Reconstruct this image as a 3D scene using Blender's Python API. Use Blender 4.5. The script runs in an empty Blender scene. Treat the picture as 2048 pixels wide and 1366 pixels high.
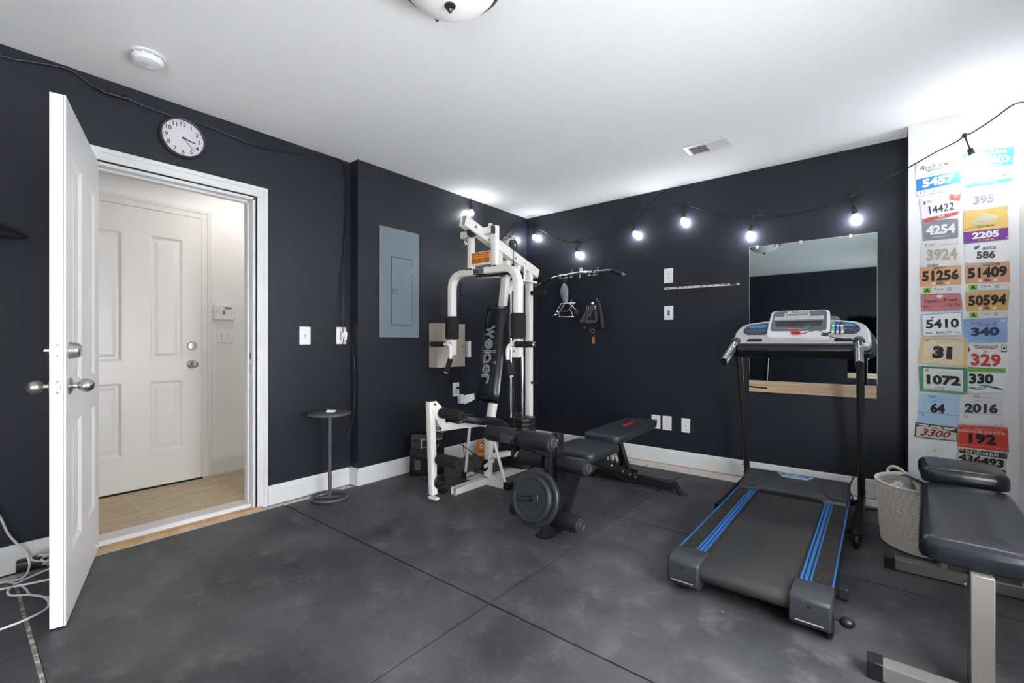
import bpy, bmesh, math, random
from mathutils import Matrix, Vector, noise
random.seed(7)
PI = math.pi
sc = bpy.context.scene
C = sc.collection

# ------------------------------------------------------------------ camera
cam_d = bpy.data.cameras.new('camera')
cam_d.sensor_width = 36.0
cam_d.lens = 15.99
cam_d.shift_y = 0.0013
cam_d.clip_start = 0.05
cam = bpy.data.objects.new('camera', cam_d)
C.objects.link(cam)
cam.location = (0, 0, 1.09)
cam.rotation_euler = (PI/2, 0, 0.6789)
sc.camera = cam

# ------------------------------------------------------------------ world, view
SKY = 17.0         # fill daylight through two unseen windows added to the right wall
w = bpy.data.worlds.new('world')
sc.world = w
w.use_nodes = True
w.node_tree.nodes['Background'].inputs[0].default_value = (0.95, 0.97, 1, 1)
w.node_tree.nodes['Background'].inputs[1].default_value = SKY
sc.view_settings.view_transform = 'Standard'
sc.view_settings.look = 'None'
sc.view_settings.gamma = 1
sc.view_settings.exposure = 0.82
BULB = 118.0       # radiance of every string-light bulb
BULB_W = 4.2       # watts of every string-light bulb
LAUNDRY_W = 2.5

# ------------------------------------------------------------------ materials
def mat(name, col, rough=0.5, metal=0.0, spec=0.5, coat=0.0, emit=None, es=0.0, bump=None, mott=None, alpha=1.0, trans=0.0):
    m = bpy.data.materials.new(name)
    m.use_nodes = True
    nt = m.node_tree
    b = nt.nodes['Principled BSDF']
    b.inputs['Base Color'].default_value = (*col, 1)
    b.inputs['Roughness'].default_value = rough
    b.inputs['Metallic'].default_value = metal
    b.inputs['Specular IOR Level'].default_value = spec
    if coat: b.inputs['Coat Weight'].default_value = coat
    if trans: b.inputs['Transmission Weight'].default_value = trans
    if emit:
        b.inputs['Emission Color'].default_value = (*emit, 1)
        b.inputs['Emission Strength'].default_value = es
    tc = None
    if bump or mott:
        tc = nt.nodes.new('ShaderNodeTexCoord')
    if bump:                       # (scale, strength, distance)
        n = nt.nodes.new('ShaderNodeTexNoise'); n.inputs['Scale'].default_value = bump[0]; n.inputs['Detail'].default_value = 3
        nt.links.new(tc.outputs['Object'], n.inputs['Vector'])
        bp = nt.nodes.new('ShaderNodeBump'); bp.inputs['Strength'].default_value = bump[1]; bp.inputs['Distance'].default_value = bump[2]
        nt.links.new(n.outputs['Fac'], bp.inputs['Height']); nt.links.new(bp.outputs['Normal'], b.inputs['Normal'])
    if mott:                       # (scale, second colour, low, high)
        n2 = nt.nodes.new('ShaderNodeTexNoise'); n2.inputs['Scale'].default_value = mott[0]; n2.inputs['Detail'].default_value = 5
        nt.links.new(tc.outputs['Object'], n2.inputs['Vector'])
        r = nt.nodes.new('ShaderNodeMapRange'); r.inputs['From Min'].default_value = mott[2]; r.inputs['From Max'].default_value = mott[3]
        nt.links.new(n2.outputs['Fac'], r.inputs['Value'])
        mx = nt.nodes.new('ShaderNodeMix'); mx.data_type = 'RGBA'
        mx.inputs['A'].default_value = (*col, 1); mx.inputs['B'].default_value = (*mott[1], 1)
        nt.links.new(r.outputs['Result'], mx.inputs['Factor']); nt.links.new(mx.outputs['Result'], b.inputs['Base Color'])
    return m

M = {}
M['wall'] = mat('charcoal_paint', (0.0125, 0.0135, 0.022), 0.40, spec=0.40, bump=(140, 0.25, 0.0015), mott=(1.3, (0.018, 0.019, 0.028), 0.35, 0.7))
M['ceiling'] = mat('ceiling_paint', (0.88, 0.875, 0.875), 0.9, bump=(90, 0.15, 0.001))
M['white_wall'] = mat('white_wall_paint', (0.88, 0.88, 0.88), 0.6, bump=(120, 0.1, 0.001))
M['trim'] = mat('white_trim_paint', (0.70, 0.70, 0.695), 0.38, mott=(3, (0.62, 0.62, 0.61), 0.5, 0.8))
M['door'] = mat('white_door_paint', (0.84, 0.84, 0.84), 0.32)
M['door2'] = mat('off_white_door_paint', (0.74, 0.72, 0.70), 0.35)
M['laundry'] = mat('laundry_wall_paint', (0.84, 0.83, 0.82), 0.6)
M['concrete'] = mat('painted_concrete', (0.62, 0.60, 0.57), 0.8, mott=(25, (0.3, 0.26, 0.21), 0.58, 0.72), bump=(60, 0.4, 0.003))
M['debris'] = mat('dusty_gap', (0.30, 0.28, 0.25), 0.9, mott=(40, (0.75, 0.72, 0.66), 0.5, 0.6))
M['wood'] = mat('bare_wood', (0.50, 0.33, 0.18), 0.6, mott=(9, (0.36, 0.21, 0.10), 0.45, 0.7))
M['white'] = mat('white_plastic', (0.82, 0.82, 0.82), 0.35)
M['white2'] = mat('grey_white_plastic', (0.62, 0.62, 0.62), 0.4)
M['black'] = mat('black_plastic', (0.007, 0.007, 0.008), 0.4)
M['blackm'] = mat('black_painted_steel', (0.010, 0.010, 0.011), 0.32, spec=0.5)
M['foam'] = mat('black_foam', (0.008, 0.0075, 0.0075), 0.9, bump=(300, 0.4, 0.001))
M['vinyl'] = mat('black_vinyl', (0.008, 0.009, 0.013), 0.24, spec=0.5, bump=(14, 0.10, 0.01))
M['vinylr'] = mat('black_roller_vinyl', (0.009, 0.009, 0.012), 0.40, spec=0.5, bump=(250, 0.15, 0.0006))
M['vinylm'] = mat('matt_black_vinyl', (0.016, 0.019, 0.027), 0.42, spec=0.5, bump=(250, 0.15, 0.0006))
M['rubber'] = mat('black_cord_rubber', (0.008, 0.008, 0.009), 0.45)
M['cream'] = mat('off_white_steel', (0.80, 0.77, 0.73), 0.36, mott=(6, (0.72, 0.67, 0.60), 0.55, 0.8))
M['steel'] = mat('bolt_steel', (0.34, 0.34, 0.35), 0.3, 1.0)
M['chrome'] = mat('chrome', (0.85, 0.85, 0.86), 0.12, 1.0)
M['nickel'] = mat('brushed_nickel', (0.50, 0.47, 0.44), 0.28, 1.0)
M['brass'] = mat('brass', (0.80, 0.62, 0.30), 0.3, 1.0)
M['darkm'] = mat('dark_pewter', (0.10, 0.095, 0.09), 0.3, 0.9)
M['greypanel'] = mat('grey_panel_paint', (0.155, 0.195, 0.225), 0.30, spec=0.5)
M['tan'] = mat('beige_box_paint', (0.42, 0.37, 0.31), 0.45)
M['table'] = mat('grey_table_paint', (0.075, 0.075, 0.082), 0.5)
M['orange'] = mat('orange_card', (0.85, 0.27, 0.03), 0.6)
M['red'] = mat('red_plastic', (0.65, 0.03, 0.02), 0.4)
M['silver'] = mat('silver_plastic', (0.50, 0.51, 0.53), 0.30, 0.35)
M['silver2'] = mat('bright_silver_plastic', (0.66, 0.67, 0.68), 0.35, 0.15)
M['graypod'] = mat('console_grey', (0.10, 0.105, 0.115), 0.5)
M['belt'] = mat('treadmill_belt_rubber', (0.020, 0.020, 0.022), 0.50, mott=(2.2, (0.042, 0.039, 0.036), 0.45, 0.7), bump=(400, 0.3, 0.001))
M['charcoal'] = mat('charcoal_plastic', (0.030, 0.031, 0.036), 0.42, bump=(500, 0.3, 0.0006))
M['rail'] = mat('gritty_rail_plastic', (0.010, 0.010, 0.010), 0.5, mott=(75, (0.085, 0.078, 0.065), 0.52, 0.78))
M['blue'] = mat('blue_stripe', (0.02, 0.16, 0.50), 0.35)
M['benchmetal'] = mat('warm_grey_steel', (0.20, 0.19, 0.18), 0.40, 0.3)
M['rope'] = mat('cotton_rope', (0.70, 0.65, 0.59), 0.9, bump=(200, 0.4, 0.002))
M['cloth'] = mat('pale_cloth', (0.55, 0.55, 0.54), 0.95)
M['darkcloth'] = mat('dark_grey_cloth', (0.06, 0.065, 0.08), 0.9)
M['blackcloth'] = mat('black_cloth', (0.006, 0.006, 0.007), 0.7)
M['paper'] = mat('white_paper', (0.80, 0.80, 0.79), 0.7)
M['ink'] = mat('black_ink', (0.02, 0.02, 0.02), 0.6)
M['clockface'] = mat('clock_face', (0.60, 0.59, 0.62), 0.6)
M['screen'] = mat('grey_screen', (0.20, 0.24, 0.20), 0.3)
M['hole'] = mat('deep_black', (0.003, 0.003, 0.003), 0.8)
M['yellow'] = mat('yellow_print', (0.75, 0.60, 0.10), 0.6)
M['plate'] = mat('charcoal_weight_plate', (0.020, 0.023, 0.030), 0.36, spec=0.5, bump=(30, 0.08, 0.003))
M['stack'] = mat('weight_stack_black', (0.012, 0.012, 0.012), 0.38)
M['glassbowl'] = mat('frosted_bowl', (0.80, 0.79, 0.77), 0.4, emit=(1, 0.97, 0.93), es=0.08)
M['bulb'] = mat('bulb_glow', (1, 1, 1), 0.4, emit=(0.93, 0.96, 1.0), es=BULB)
M['led'] = mat('red_led', (1, 0.1, 0.1), 0.4, emit=(1, 0.05, 0.04), es=30)
M['lamp'] = mat('lamp_glow', (1, 1, 1), 0.4, emit=(1, 0.95, 0.88), es=1)
M['cablewhite'] = mat('white_cord', (0.66, 0.66, 0.67), 0.5)
M['ivory'] = mat('dusty_white_cable', (0.56, 0.53, 0.49), 0.7)
M['agedwood'] = mat('pine_board', (0.62, 0.47, 0.31), 0.6)
M['tilefloor'] = mat('vinyl_tile', (0.36, 0.28, 0.19), 0.5)

def rubber_mat_material():
    m = bpy.data.materials.new('black_rubber_mat'); m.use_nodes = True
    nt = m.node_tree; b = nt.nodes['Principled BSDF']; L = nt.links.new
    g = nt.nodes.new('ShaderNodeNewGeometry')
    n1 = nt.nodes.new('ShaderNodeTexNoise'); n1.inputs['Scale'].default_value = 1.7; n1.inputs['Detail'].default_value = 6; n1.inputs['Roughness'].default_value = 0.62
    n2 = nt.nodes.new('ShaderNodeTexNoise'); n2.inputs['Scale'].default_value = 7.0; n2.inputs['Detail'].default_value = 6; n2.inputs['Roughness'].default_value = 0.7
    n3 = nt.nodes.new('ShaderNodeTexVoronoi'); n3.inputs['Scale'].default_value = 16.0
    for n in (n1, n2, n3): L(g.outputs['Position'], n.inputs['Vector'])
    r1 = nt.nodes.new('ShaderNodeMapRange'); r1.inputs['From Min'].default_value = .38; r1.inputs['From Max'].default_value = .66
    L(n1.outputs['Fac'], r1.inputs['Value'])
    mx = nt.nodes.new('ShaderNodeMix'); mx.data_type = 'RGBA'
    mx.inputs['A'].default_value = (0.033, 0.033, 0.037, 1); mx.inputs['B'].default_value = (0.092, 0.090, 0.093, 1)
    L(r1.outputs['Result'], mx.inputs['Factor'])
    r2 = nt.nodes.new('ShaderNodeMapRange'); r2.inputs['From Min'].default_value = .52; r2.inputs['From Max'].default_value = .80
    L(n2.outputs['Fac'], r2.inputs['Value'])
    mx2 = nt.nodes.new('ShaderNodeMix'); mx2.data_type = 'RGBA'; mx2.inputs['B'].default_value = (0.15, 0.147, 0.145, 1)
    L(r2.outputs['Result'], mx2.inputs['Factor']); L(mx.outputs['Result'], mx2.inputs['A'])
    # sparse white flecks of dust
    r3 = nt.nodes.new('ShaderNodeMapRange'); r3.inputs['From Min'].default_value = .065; r3.inputs['From Max'].default_value = .04
    L(n3.outputs['Distance'], r3.inputs['Value'])
    n4 = nt.nodes.new('ShaderNodeTexNoise'); n4.inputs['Scale'].default_value = 9; L(g.outputs['Position'], n4.inputs['Vector'])
    r4 = nt.nodes.new('ShaderNodeMapRange'); r4.inputs['From Min'].default_value = .60; r4.inputs['From Max'].default_value = .64
    L(n4.outputs['Fac'], r4.inputs['Value'])
    mu = nt.nodes.new('ShaderNodeMath'); mu.operation = 'MULTIPLY'
    L(r3.outputs['Result'], mu.inputs[0]); L(r4.outputs['Result'], mu.inputs[1])
    mx3 = nt.nodes.new('ShaderNodeMix'); mx3.data_type = 'RGBA'; mx3.inputs['B'].default_value = (0.5, 0.49, 0.46, 1)
    L(mu.outputs[0], mx3.inputs['Factor']); L(mx2.outputs['Result'], mx3.inputs['A'])
    L(mx3.outputs['Result'], b.inputs['Base Color'])
    rr = nt.nodes.new('ShaderNodeMapRange'); rr.inputs['To Min'].default_value = .42; rr.inputs['To Max'].default_value = .72
    L(n2.outputs['Fac'], rr.inputs['Value']); L(rr.outputs['Result'], b.inputs['Roughness'])
    # fine pressed pattern of small studs
    v = nt.nodes.new('ShaderNodeTexVoronoi'); v.inputs['Scale'].default_value = 150; v.inputs['Randomness'].default_value = 0.0
    L(g.outputs['Position'], v.inputs['Vector'])
    bp = nt.nodes.new('ShaderNodeBump'); bp.inputs['Strength'].default_value = .25; bp.inputs['Distance'].default_value = .0015
    L(v.outputs['Distance'], bp.inputs['Height']); L(bp.outputs['Normal'], b.inputs['Normal'])
    return m
M['mat'] = rubber_mat_material()

def tile_material():
    m = M['tilefloor']; nt = m.node_tree; b = nt.nodes['Principled BSDF']; L = nt.links.new
    g = nt.nodes.new('ShaderNodeNewGeometry')
    mp = nt.nodes.new('ShaderNodeMapping'); mp.inputs['Scale'].default_value = (3.9, 3.9, 1)
    L(g.outputs['Position'], mp.inputs['Vector'])
    br = nt.nodes.new('ShaderNodeTexBrick'); br.offset = 0; br.inputs['Scale'].default_value = 1
    br.inputs['Brick Width'].default_value = 1; br.inputs['Row Height'].default_value = 1; br.inputs['Mortar Size'].default_value = .014
    br.inputs['Color1'].default_value = (0.58, 0.45, 0.29, 1); br.inputs['Color2'].default_value = (0.53, 0.40, 0.25, 1); br.inputs['Mortar'].default_value = (0.68, 0.57, 0.42, 1)
    L(mp.outputs['Vector'], br.inputs['Vector'])
    mp2 = nt.nodes.new('ShaderNodeMapping'); mp2.inputs['Scale'].default_value = (22, 5, 1); L(g.outputs['Position'], mp2.inputs['Vector'])
    n = nt.nodes.new('ShaderNodeTexNoise'); n.inputs['Scale'].default_value = 1; n.inputs['Detail'].default_value = 5; L(mp2.outputs['Vector'], n.inputs['Vector'])
    r = nt.nodes.new('ShaderNodeMapRange'); r.inputs['From Min'].default_value = .42; r.inputs['From Max'].default_value = .7; r.inputs['To Max'].default_value = .7
    L(n.outputs['Fac'], r.inputs['Value'])
    mx = nt.nodes.new('ShaderNodeMix'); mx.data_type = 'RGBA'; mx.inputs['B'].default_value = (0.42, 0.29, 0.17, 1)
    L(r.outputs['Result'], mx.inputs['Factor']); L(br.outputs['Color'], mx.inputs['A']); L(mx.outputs['Result'], b.inputs['Base Color'])
tile_material()

def pine_material():
    m = M['agedwood']; nt = m.node_tree; b = nt.nodes['Principled BSDF']; L = nt.links.new
    tc = nt.nodes.new('ShaderNodeNewGeometry')
    mp = nt.nodes.new('ShaderNodeMapping'); mp.inputs['Scale'].default_value = (2.5, 10, 38); L(tc.outputs['Position'], mp.inputs['Vector'])
    n = nt.nodes.new('ShaderNodeTexNoise'); n.inputs['Scale'].default_value = 1; n.inputs['Detail'].default_value = 6; n.inputs['Distortion'].default_value = .6
    L(mp.outputs['Vector'], n.inputs['Vector'])
    r = nt.nodes.new('ShaderNodeMapRange'); r.inputs['From Min'].default_value = .4; r.inputs['From Max'].default_value = .7; L(n.outputs['Fac'], r.inputs['Value'])
    mx = nt.nodes.new('ShaderNodeMix'); mx.data_type = 'RGBA'; mx.inputs['A'].default_value = (0.68, 0.53, 0.37, 1); mx.inputs['B'].default_value = (0.50, 0.33, 0.18, 1)
    L(r.outputs['Result'], mx.inputs['Factor'])
    v = nt.nodes.new('ShaderNodeTexVoronoi'); v.inputs['Scale'].default_value = 4.5; L(tc.outputs['Position'], v.inputs['Vector'])
    r2 = nt.nodes.new('ShaderNodeMapRange'); r2.inputs['From Min'].default_value = .11; r2.inputs['From Max'].default_value = .07; L(v.outputs['Distance'], r2.inputs['Value'])
    mx2 = nt.nodes.new('ShaderNodeMix'); mx2.data_type = 'RGBA'; mx2.inputs['B'].default_value = (0.28, 0.13, 0.05, 1)
    L(r2.outputs['Result'], mx2.inputs['Factor']); L(mx.outputs['Result'], mx2.inputs['A']); L(mx2.outputs['Result'], b.inputs['Base Color'])
pine_material()

def mirror_material():
    m = bpy.data.materials.new('mirror_glass'); m.use_nodes = True
    nt = m.node_tree; b = nt.nodes['Principled BSDF']; L = nt.links.new
    b.inputs['Base Color'].default_value = (0.27, 0.32, 0.325, 1); b.inputs['Metallic'].default_value = 1; b.inputs['Roughness'].default_value = 0.015
    return m
M['mirror'] = mirror_material()

def rgb(h):      # '#rrggbb' -> linear
    h = h.lstrip('#'); out = []
    if len(h) == 3: h = ''.join(c*2 for c in h)
    for i in (0, 2, 4):
        c = int(h[i:i+2], 16)/255
        out.append(c/12.92 if c <= .04045 else ((c+.055)/1.055)**2.4)
    return tuple(out)
_pc = {}
def ink(h, rough=0.65):
    if h not in _pc: _pc[h] = mat('print_' + h.lstrip('#'), rgb(h), rough)
    return _pc[h]

# ------------------------------------------------------------------ mesh builder
SPLIT = {'screw', 'bolt', 'slot', 'band', 'hinge', 'rubber_foot', 'ring', 'stack_cap', 'screw_hole', 'cuff', 'strap', 'grip', 'arrow_button', 'connector', 'hole', 'cross_tube',
         'push_pin', 'strike_plate', 'mirror_clip', 'blue_stripe', 'foam_roller', 'snap_link', 'steel_cable', 'upper_bracket', 'front_post', 'socket', 'pad_support', 'bar', 'roller_axle', 'press_damper', 'link_rod', 'locking_pin'}
ORG = {}
def V(*a): return Vector(a)
def frame(d, up=Vector((0, 0, 1))):
    d = d.normalized()
    if abs(d.dot(up)) > 0.98: up = Vector((0, 1, 0)) if abs(d.y) < .9 else Vector((1, 0, 0))
    x = up.cross(d).normalized(); y = d.cross(x).normalized()
    return x, y
def Rz(a): return Matrix.Rotation(a, 4, 'Z')
def T(*a): return Matrix.Translation(Vector(a))

class MB:
    def __init__(s, M4=None):
        s.v = []; s.f = []; s.mi = []; s.M = M4
    def add(s, vs, fs, m=0):
        o = len(s.v)
        s.v.extend([tuple(s.M @ Vector(p)) if s.M else tuple(p) for p in vs])
        s.f.extend([tuple(o+i for i in f) for f in fs]); s.mi.extend([m]*len(fs))
        return s
    def box(s, x0, x1, y0, y1, z0, z1, m=0):
        vs = [(x, y, z) for z in (z0, z1) for y in (y0, y1) for x in (x0, x1)]
        return s.add(vs, [(0, 2, 3, 1), (4, 5, 7, 6), (0, 1, 5, 4), (2, 6, 7, 3), (0, 4, 6, 2), (1, 3, 7, 5)], m)
    def cbox(s, c, sz, m=0, rot=None):
        hx, hy, hz = sz[0]/2, sz[1]/2, sz[2]/2
        R = rot if rot else Matrix.Identity(3)
        vs = [Vector(c) + R @ Vector((x, y, z)) for z in (-hz, hz) for y in (-hy, hy) for x in (-hx, hx)]
        return s.add(vs, [(0, 2, 3, 1), (4, 5, 7, 6), (0, 1, 5, 4), (2, 6, 7, 3), (0, 4, 6, 2), (1, 3, 7, 5)], m)
    def sweep(s, pts, prof, up=Vector((0, 0, 1)), m=0, closed=False, caps=True, scale=None):
        """prof: list of (x,y) swept along pts"""
        pts = [Vector(p) for p in pts]; n = len(pts); k = len(prof); vs = []
        px = None
        for i, p in enumerate(pts):
            a = pts[i-1] if (i > 0 or closed) else p; b = pts[(i+1) % n] if (i < n-1 or closed) else p
            d = (b-a)
            if d.length < 1e-9: d = Vector((0, 0, 1))
            d.normalize()
            if up is None:
                if px is None: x, y = frame(d)
                else:
                    x = (px - d*px.dot(d)).normalized(); y = d.cross(x).normalized()
                px = x
            else:
                u = Vector(up)
                x = u.cross(d)
                if x.length < 1e-3: x = Vector((1, 0, 0)) if px is None else px
                x.normalize(); y = d.cross(x).normalized(); px = x
            # mitre
            sc_ = 1.0
            if 0 < i < n-1 or closed:
                d1 = (p-a).normalized() if (p-a).length > 1e-9 else d
                c = max(0.5, d1.dot(d)); 
            else: c = 1
            q = scale[i] if scale else 1.0
            for (u_, v_) in prof:
                vs.append(p + x*u_*q + y*v_*q)
        fs = []
        for i in range(n if closed else n-1):
            j = (i+1) % n
            for t in range(k):
                t2 = (t+1) % k
                fs.append((i*k+t, i*k+t2, j*k+t2, j*k+t))
        if caps and not closed:
            fs.append(tuple(reversed(range(k)))); fs.append(tuple((n-1)*k+t for t in range(k)))
        return s.add(vs, fs, m)
    def tube(s, pts, r, seg=12, m=0, closed=False, scale=None, up=None):
        prof = [(r*math.cos(2*PI*i/seg), r*math.sin(2*PI*i/seg)) for i in range(seg)]
        return s.sweep(pts, prof, up, m, closed, scale=scale)
    def sq(s, pts, w, h, up=Vector((0, 0, 1)), m=0, r=0.006, closed=False):
        return s.sweep(pts, rrect(w, h, r, 2), up, m, closed)
    def cyl(s, p0, p1, r0, r1=None, seg=24, m=0):
        r1 = r0 if r1 is None else r1
        return s.lathe(p0, Vector(p1)-Vector(p0), [(r0, 0), (r1, (Vector(p1)-Vector(p0)).length)], seg, m)
    def lathe(s, o, d, prof, seg=24, m=0, ex=1.0, caps=True, ms=None):
        o = Vector(o); d = Vector(d).normalized(); x, y = frame(d); vs = []; k = len(prof)
        for (r, h) in prof:
            for i in range(seg):
                a = 2*PI*i/seg
                vs.append(o + d*h + x*r*math.cos(a)*ex + y*r*math.sin(a))
        fs = []
        for j in range(k-1):
            for i in range(seg):
                i2 = (i+1) % seg
                fs.append((j*seg+i, j*seg+i2, (j+1)*seg+i2, (j+1)*seg+i))
        s.add(vs, fs, m)
        if ms:
            base = len(s.mi)-len(fs)
            for j in range(k-1):
                for i in range(seg): s.mi[base+j*seg+i] = ms[j]
        if caps:
            b = len(s.v)-len(vs)
            if prof[0][0] > 1e-6: s.f.append(tuple(b+i for i in reversed(range(seg)))); s.mi.append(ms[0] if ms else m)
            if prof[-1][0] > 1e-6: s.f.append(tuple(b+(k-1)*seg+i for i in range(seg))); s.mi.append(ms[-1] if ms else m)
        return s
    def sphere(s, c, r, seg=16, rings=10, m=0, sz=1.0, d=(0, 0, 1)):
        prof = [(max(1e-5, r*math.sin(PI*i/rings)), -r*sz*math.cos(PI*i/rings)) for i in range(rings+1)]
        return s.lathe(c, d, prof, seg, m, caps=False)
    def prism(s, poly, fn, t0, t1, m=0, mside=None):
        """poly 2D (ccw), fn(u,v,t)->xyz"""
        k = len(poly)
        vs = [fn(u, v, t0) for u, v in poly] + [fn(u, v, t1) for u, v in poly]
        s.add(vs, [tuple(reversed(range(k))), tuple(range(k, 2*k))], m)
        o = len(s.v)-2*k
        for i in range(k):
            j = (i+1) % k
            s.f.append((o+i, o+j, o+k+j, o+k+i)); s.mi.append(m if mside is None else mside)
        return s
    def pieces(s):
        par = list(range(len(s.v)))
        def find(a):
            while par[a] != a: par[a] = par[par[a]]; a = par[a]
            return a
        for f in s.f:
            r = find(f[0])
            for q in f[1:]: par[find(q)] = r
        isl = {}
        for i in range(len(s.v)): isl.setdefault(find(i), []).append(i)
        G = []
        for ids in isl.values():
            lo = [min(s.v[i][k] for i in ids) for k in range(3)]; hi = [max(s.v[i][k] for i in ids) for k in range(3)]
            G.append([set(ids), lo, hi])
        ch = True
        while ch:
            ch = False
            for a in range(len(G)):
                for c in range(a+1, len(G)):
                    if all(G[a][1][k] <= G[c][2][k]+.002 and G[c][1][k] <= G[a][2][k]+.002 for k in range(3)):
                        G[a][0] |= G[c][0]; G[a][1] = [min(x, y) for x, y in zip(G[a][1], G[c][1])]; G[a][2] = [max(x, y) for x, y in zip(G[a][2], G[c][2])]
                        del G[c]; ch = True; break
                if ch: break
        return [g[0] for g in G]
    def build(s, name, mats, parent=None, **kw):
        if parent is not None and name in SPLIT:
            G = s.pieces()
            if len(G) > 1:
                first = None
                for g in G:
                    n = MB(); ids = sorted(g); mp = {a: i for i, a in enumerate(ids)}
                    n.v = [s.v[i] for i in ids]
                    for f, m_ in zip(s.f, s.mi):
                        if f[0] in mp: n.f.append(tuple(mp[q] for q in f)); n.mi.append(m_)
                    o = n.build1(name, mats, parent, **kw); first = first or o
                return first
        return s.build1(name, mats, parent, **kw)
    def build1(s, name, mats, parent=None, bev=0, smooth=True, ang=35, loc=None, subs=0):
        if not isinstance(mats, (list, tuple)): mats = [mats]
        if parent is not None: org = Vector(ORG[parent.name])
        elif loc is not None: org = Vector(loc)
        else:
            xs = [p[0] for p in s.v]; ys = [p[1] for p in s.v]; zs = [p[2] for p in s.v]
            org = Vector(((min(xs)+max(xs))/2, (min(ys)+max(ys))/2, min(zs)))
        me = bpy.data.meshes.new(name)
        me.from_pydata([(p[0]-org.x, p[1]-org.y, p[2]-org.z) for p in s.v], [], s.f)
        for m in mats: me.materials.append(m)
        me.polygons.foreach_set('material_index', s.mi)
        me.validate(); me.update()
        bm = bmesh.new(); bm.from_mesh(me); bmesh.ops.recalc_face_normals(bm, faces=bm.faces); bm.to_mesh(me); bm.free()
        if smooth:
            me.shade_smooth(); me.set_sharp_from_angle(angle=math.radians(ang))
        o = bpy.data.objects.new(name, me); C.objects.link(o)
        if parent is not None: o.parent = parent; ORG[o.name] = org
        else: o.location = org; ORG[o.name] = org
        if bev:
            b = o.modifiers.new('bevel', 'BEVEL'); b.width = bev; b.segments = 2; b.limit_method = 'ANGLE'; b.angle_limit = math.radians(40)
            b.harden_normals = False
        if subs:
            b = o.modifiers.new('subsurf', 'SUBSURF'); b.levels = subs; b.render_levels = subs
        return o

def rrect(w, h, r, n=3):
    out = []
    for cx, cy, a0 in ((w/2-r, h/2-r, 0), (-w/2+r, h/2-r, PI/2), (-w/2+r, -h/2+r, PI), (w/2-r, -h/2+r, 1.5*PI)):
        for i in range(n+1):
            a = a0 + PI/2*i/n
            out.append((cx + r*math.cos(a), cy + r*math.sin(a)))
    return out
def smooth_path(pts, n=6):
    """Catmull-Rom"""
    P = [Vector(p) for p in pts]; out = []
    P = [P[0]*2-P[1]] + P + [P[-1]*2-P[-2]]
    for i in range(1, len(P)-2):
        for k in range(n):
            t = k/n; a, b, c, d = P[i-1], P[i], P[i+1], P[i+2]
            out.append(0.5*((2*b) + (c-a)*t + (2*a-5*b+4*c-d)*t*t + (3*b-a-3*c+d)*t**3))
    out.append(P[-2]); return out
def arc(c, r, a0, a1, n, fn):
    return [fn(c[0]+r*math.cos(a0+(a1-a0)*i/n), c[1]+r*math.sin(a0+(a1-a0)*i/n)) for i in range(n+1)]
def fillet(pts, r, n=5):
    P = [Vector(p) for p in pts]; out = [P[0]]
    for i in range(1, len(P)-1):
        a = (P[i-1]-P[i]); b = (P[i+1]-P[i]); rr = min(r, a.length*.49, b.length*.49)
        p0 = P[i]+a.normalized()*rr; p2 = P[i]+b.normalized()*rr
        for k in range(n+1):
            t = k/n; out.append(p0*(1-t)**2 + P[i]*2*t*(1-t) + p2*t*t)
    out.append(P[-1]); return out

def thing(name, label, cat, loc, group=None):
    o = bpy.data.objects.new(name, None); C.objects.link(o); o.location = loc; o.empty_display_size = .05
    o['label'] = label; o['category'] = cat
    if group: o['group'] = group
    ORG[o.name] = Vector(loc)
    return o
def tag(o, label, cat, group=None):
    o['label'] = label; o['category'] = cat
    if group: o['group'] = group
    return o
def struct(o): o['kind'] = 'structure'; return o
def dup(root, loc, label, group=None, rz=None):
    def cp(o, par):
        c = o.copy(); C.objects.link(c); c.parent = par
        for ch in [x for x in list(bpy.data.objects) if x.parent == o]: cp(ch, c)
        return c
    r = root.copy(); C.objects.link(r); r.location = loc
    kids = [x for x in list(bpy.data.objects) if x.parent == root]
    for ch in kids: cp(ch, r)
    if rz is not None: r.rotation_euler = (0, 0, rz)
    r['label'] = label
    if group: r['group'] = group
    return r

# ------------------------------------------------------------------ lettering
_tc = {}
def glyphs(txt, bold=0.0, shear=0.0, space=1.0):
    key = (txt, bold, shear, space)
    if key in _tc: return _tc[key]
    cu = bpy.data.curves.new('t', 'FONT'); cu.body = txt; cu.size = 1; cu.offset = bold; cu.shear = shear; cu.resolution_u = 2
    cu.space_character = space
    o = bpy.data.objects.new('t', cu); C.objects.link(o)
    bpy.context.view_layer.update()
    dg = bpy.context.evaluated_depsgraph_get()
    me = bpy.data.meshes.new_from_object(o.evaluated_get(dg))
    vs = [(v.co.x, v.co.y) for v in me.vertices]; fs = [tuple(p.vertices) for p in me.polygons]
    bpy.data.objects.remove(o); bpy.data.curves.remove(cu); bpy.data.meshes.remove(me)
    if not vs: vs = [(0, 0)]
    x0 = min(v[0] for v in vs); x1 = max(v[0] for v in vs); y0 = min(v[1] for v in vs); y1 = max(v[1] for v in vs)
    W = max(x1-x0, 1e-6); H = max(y1-y0, 1e-6)
    res = ([((v[0]-x0)/W, (v[1]-y0)/H) for v in vs], fs, W/H)
    _tc[key] = res; return res
def put_text(mb, txt, fn, u0, u1, v0, v1, t, m, bold=0.0, shear=0.0, space=1.0, keep=False):
    vs, fs, asp = glyphs(txt, bold, shear, space)
    mb.add([fn(u0+(u1-u0)*a, v0+(v1-v0)*b, t) for a, b in vs], fs, m)
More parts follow.
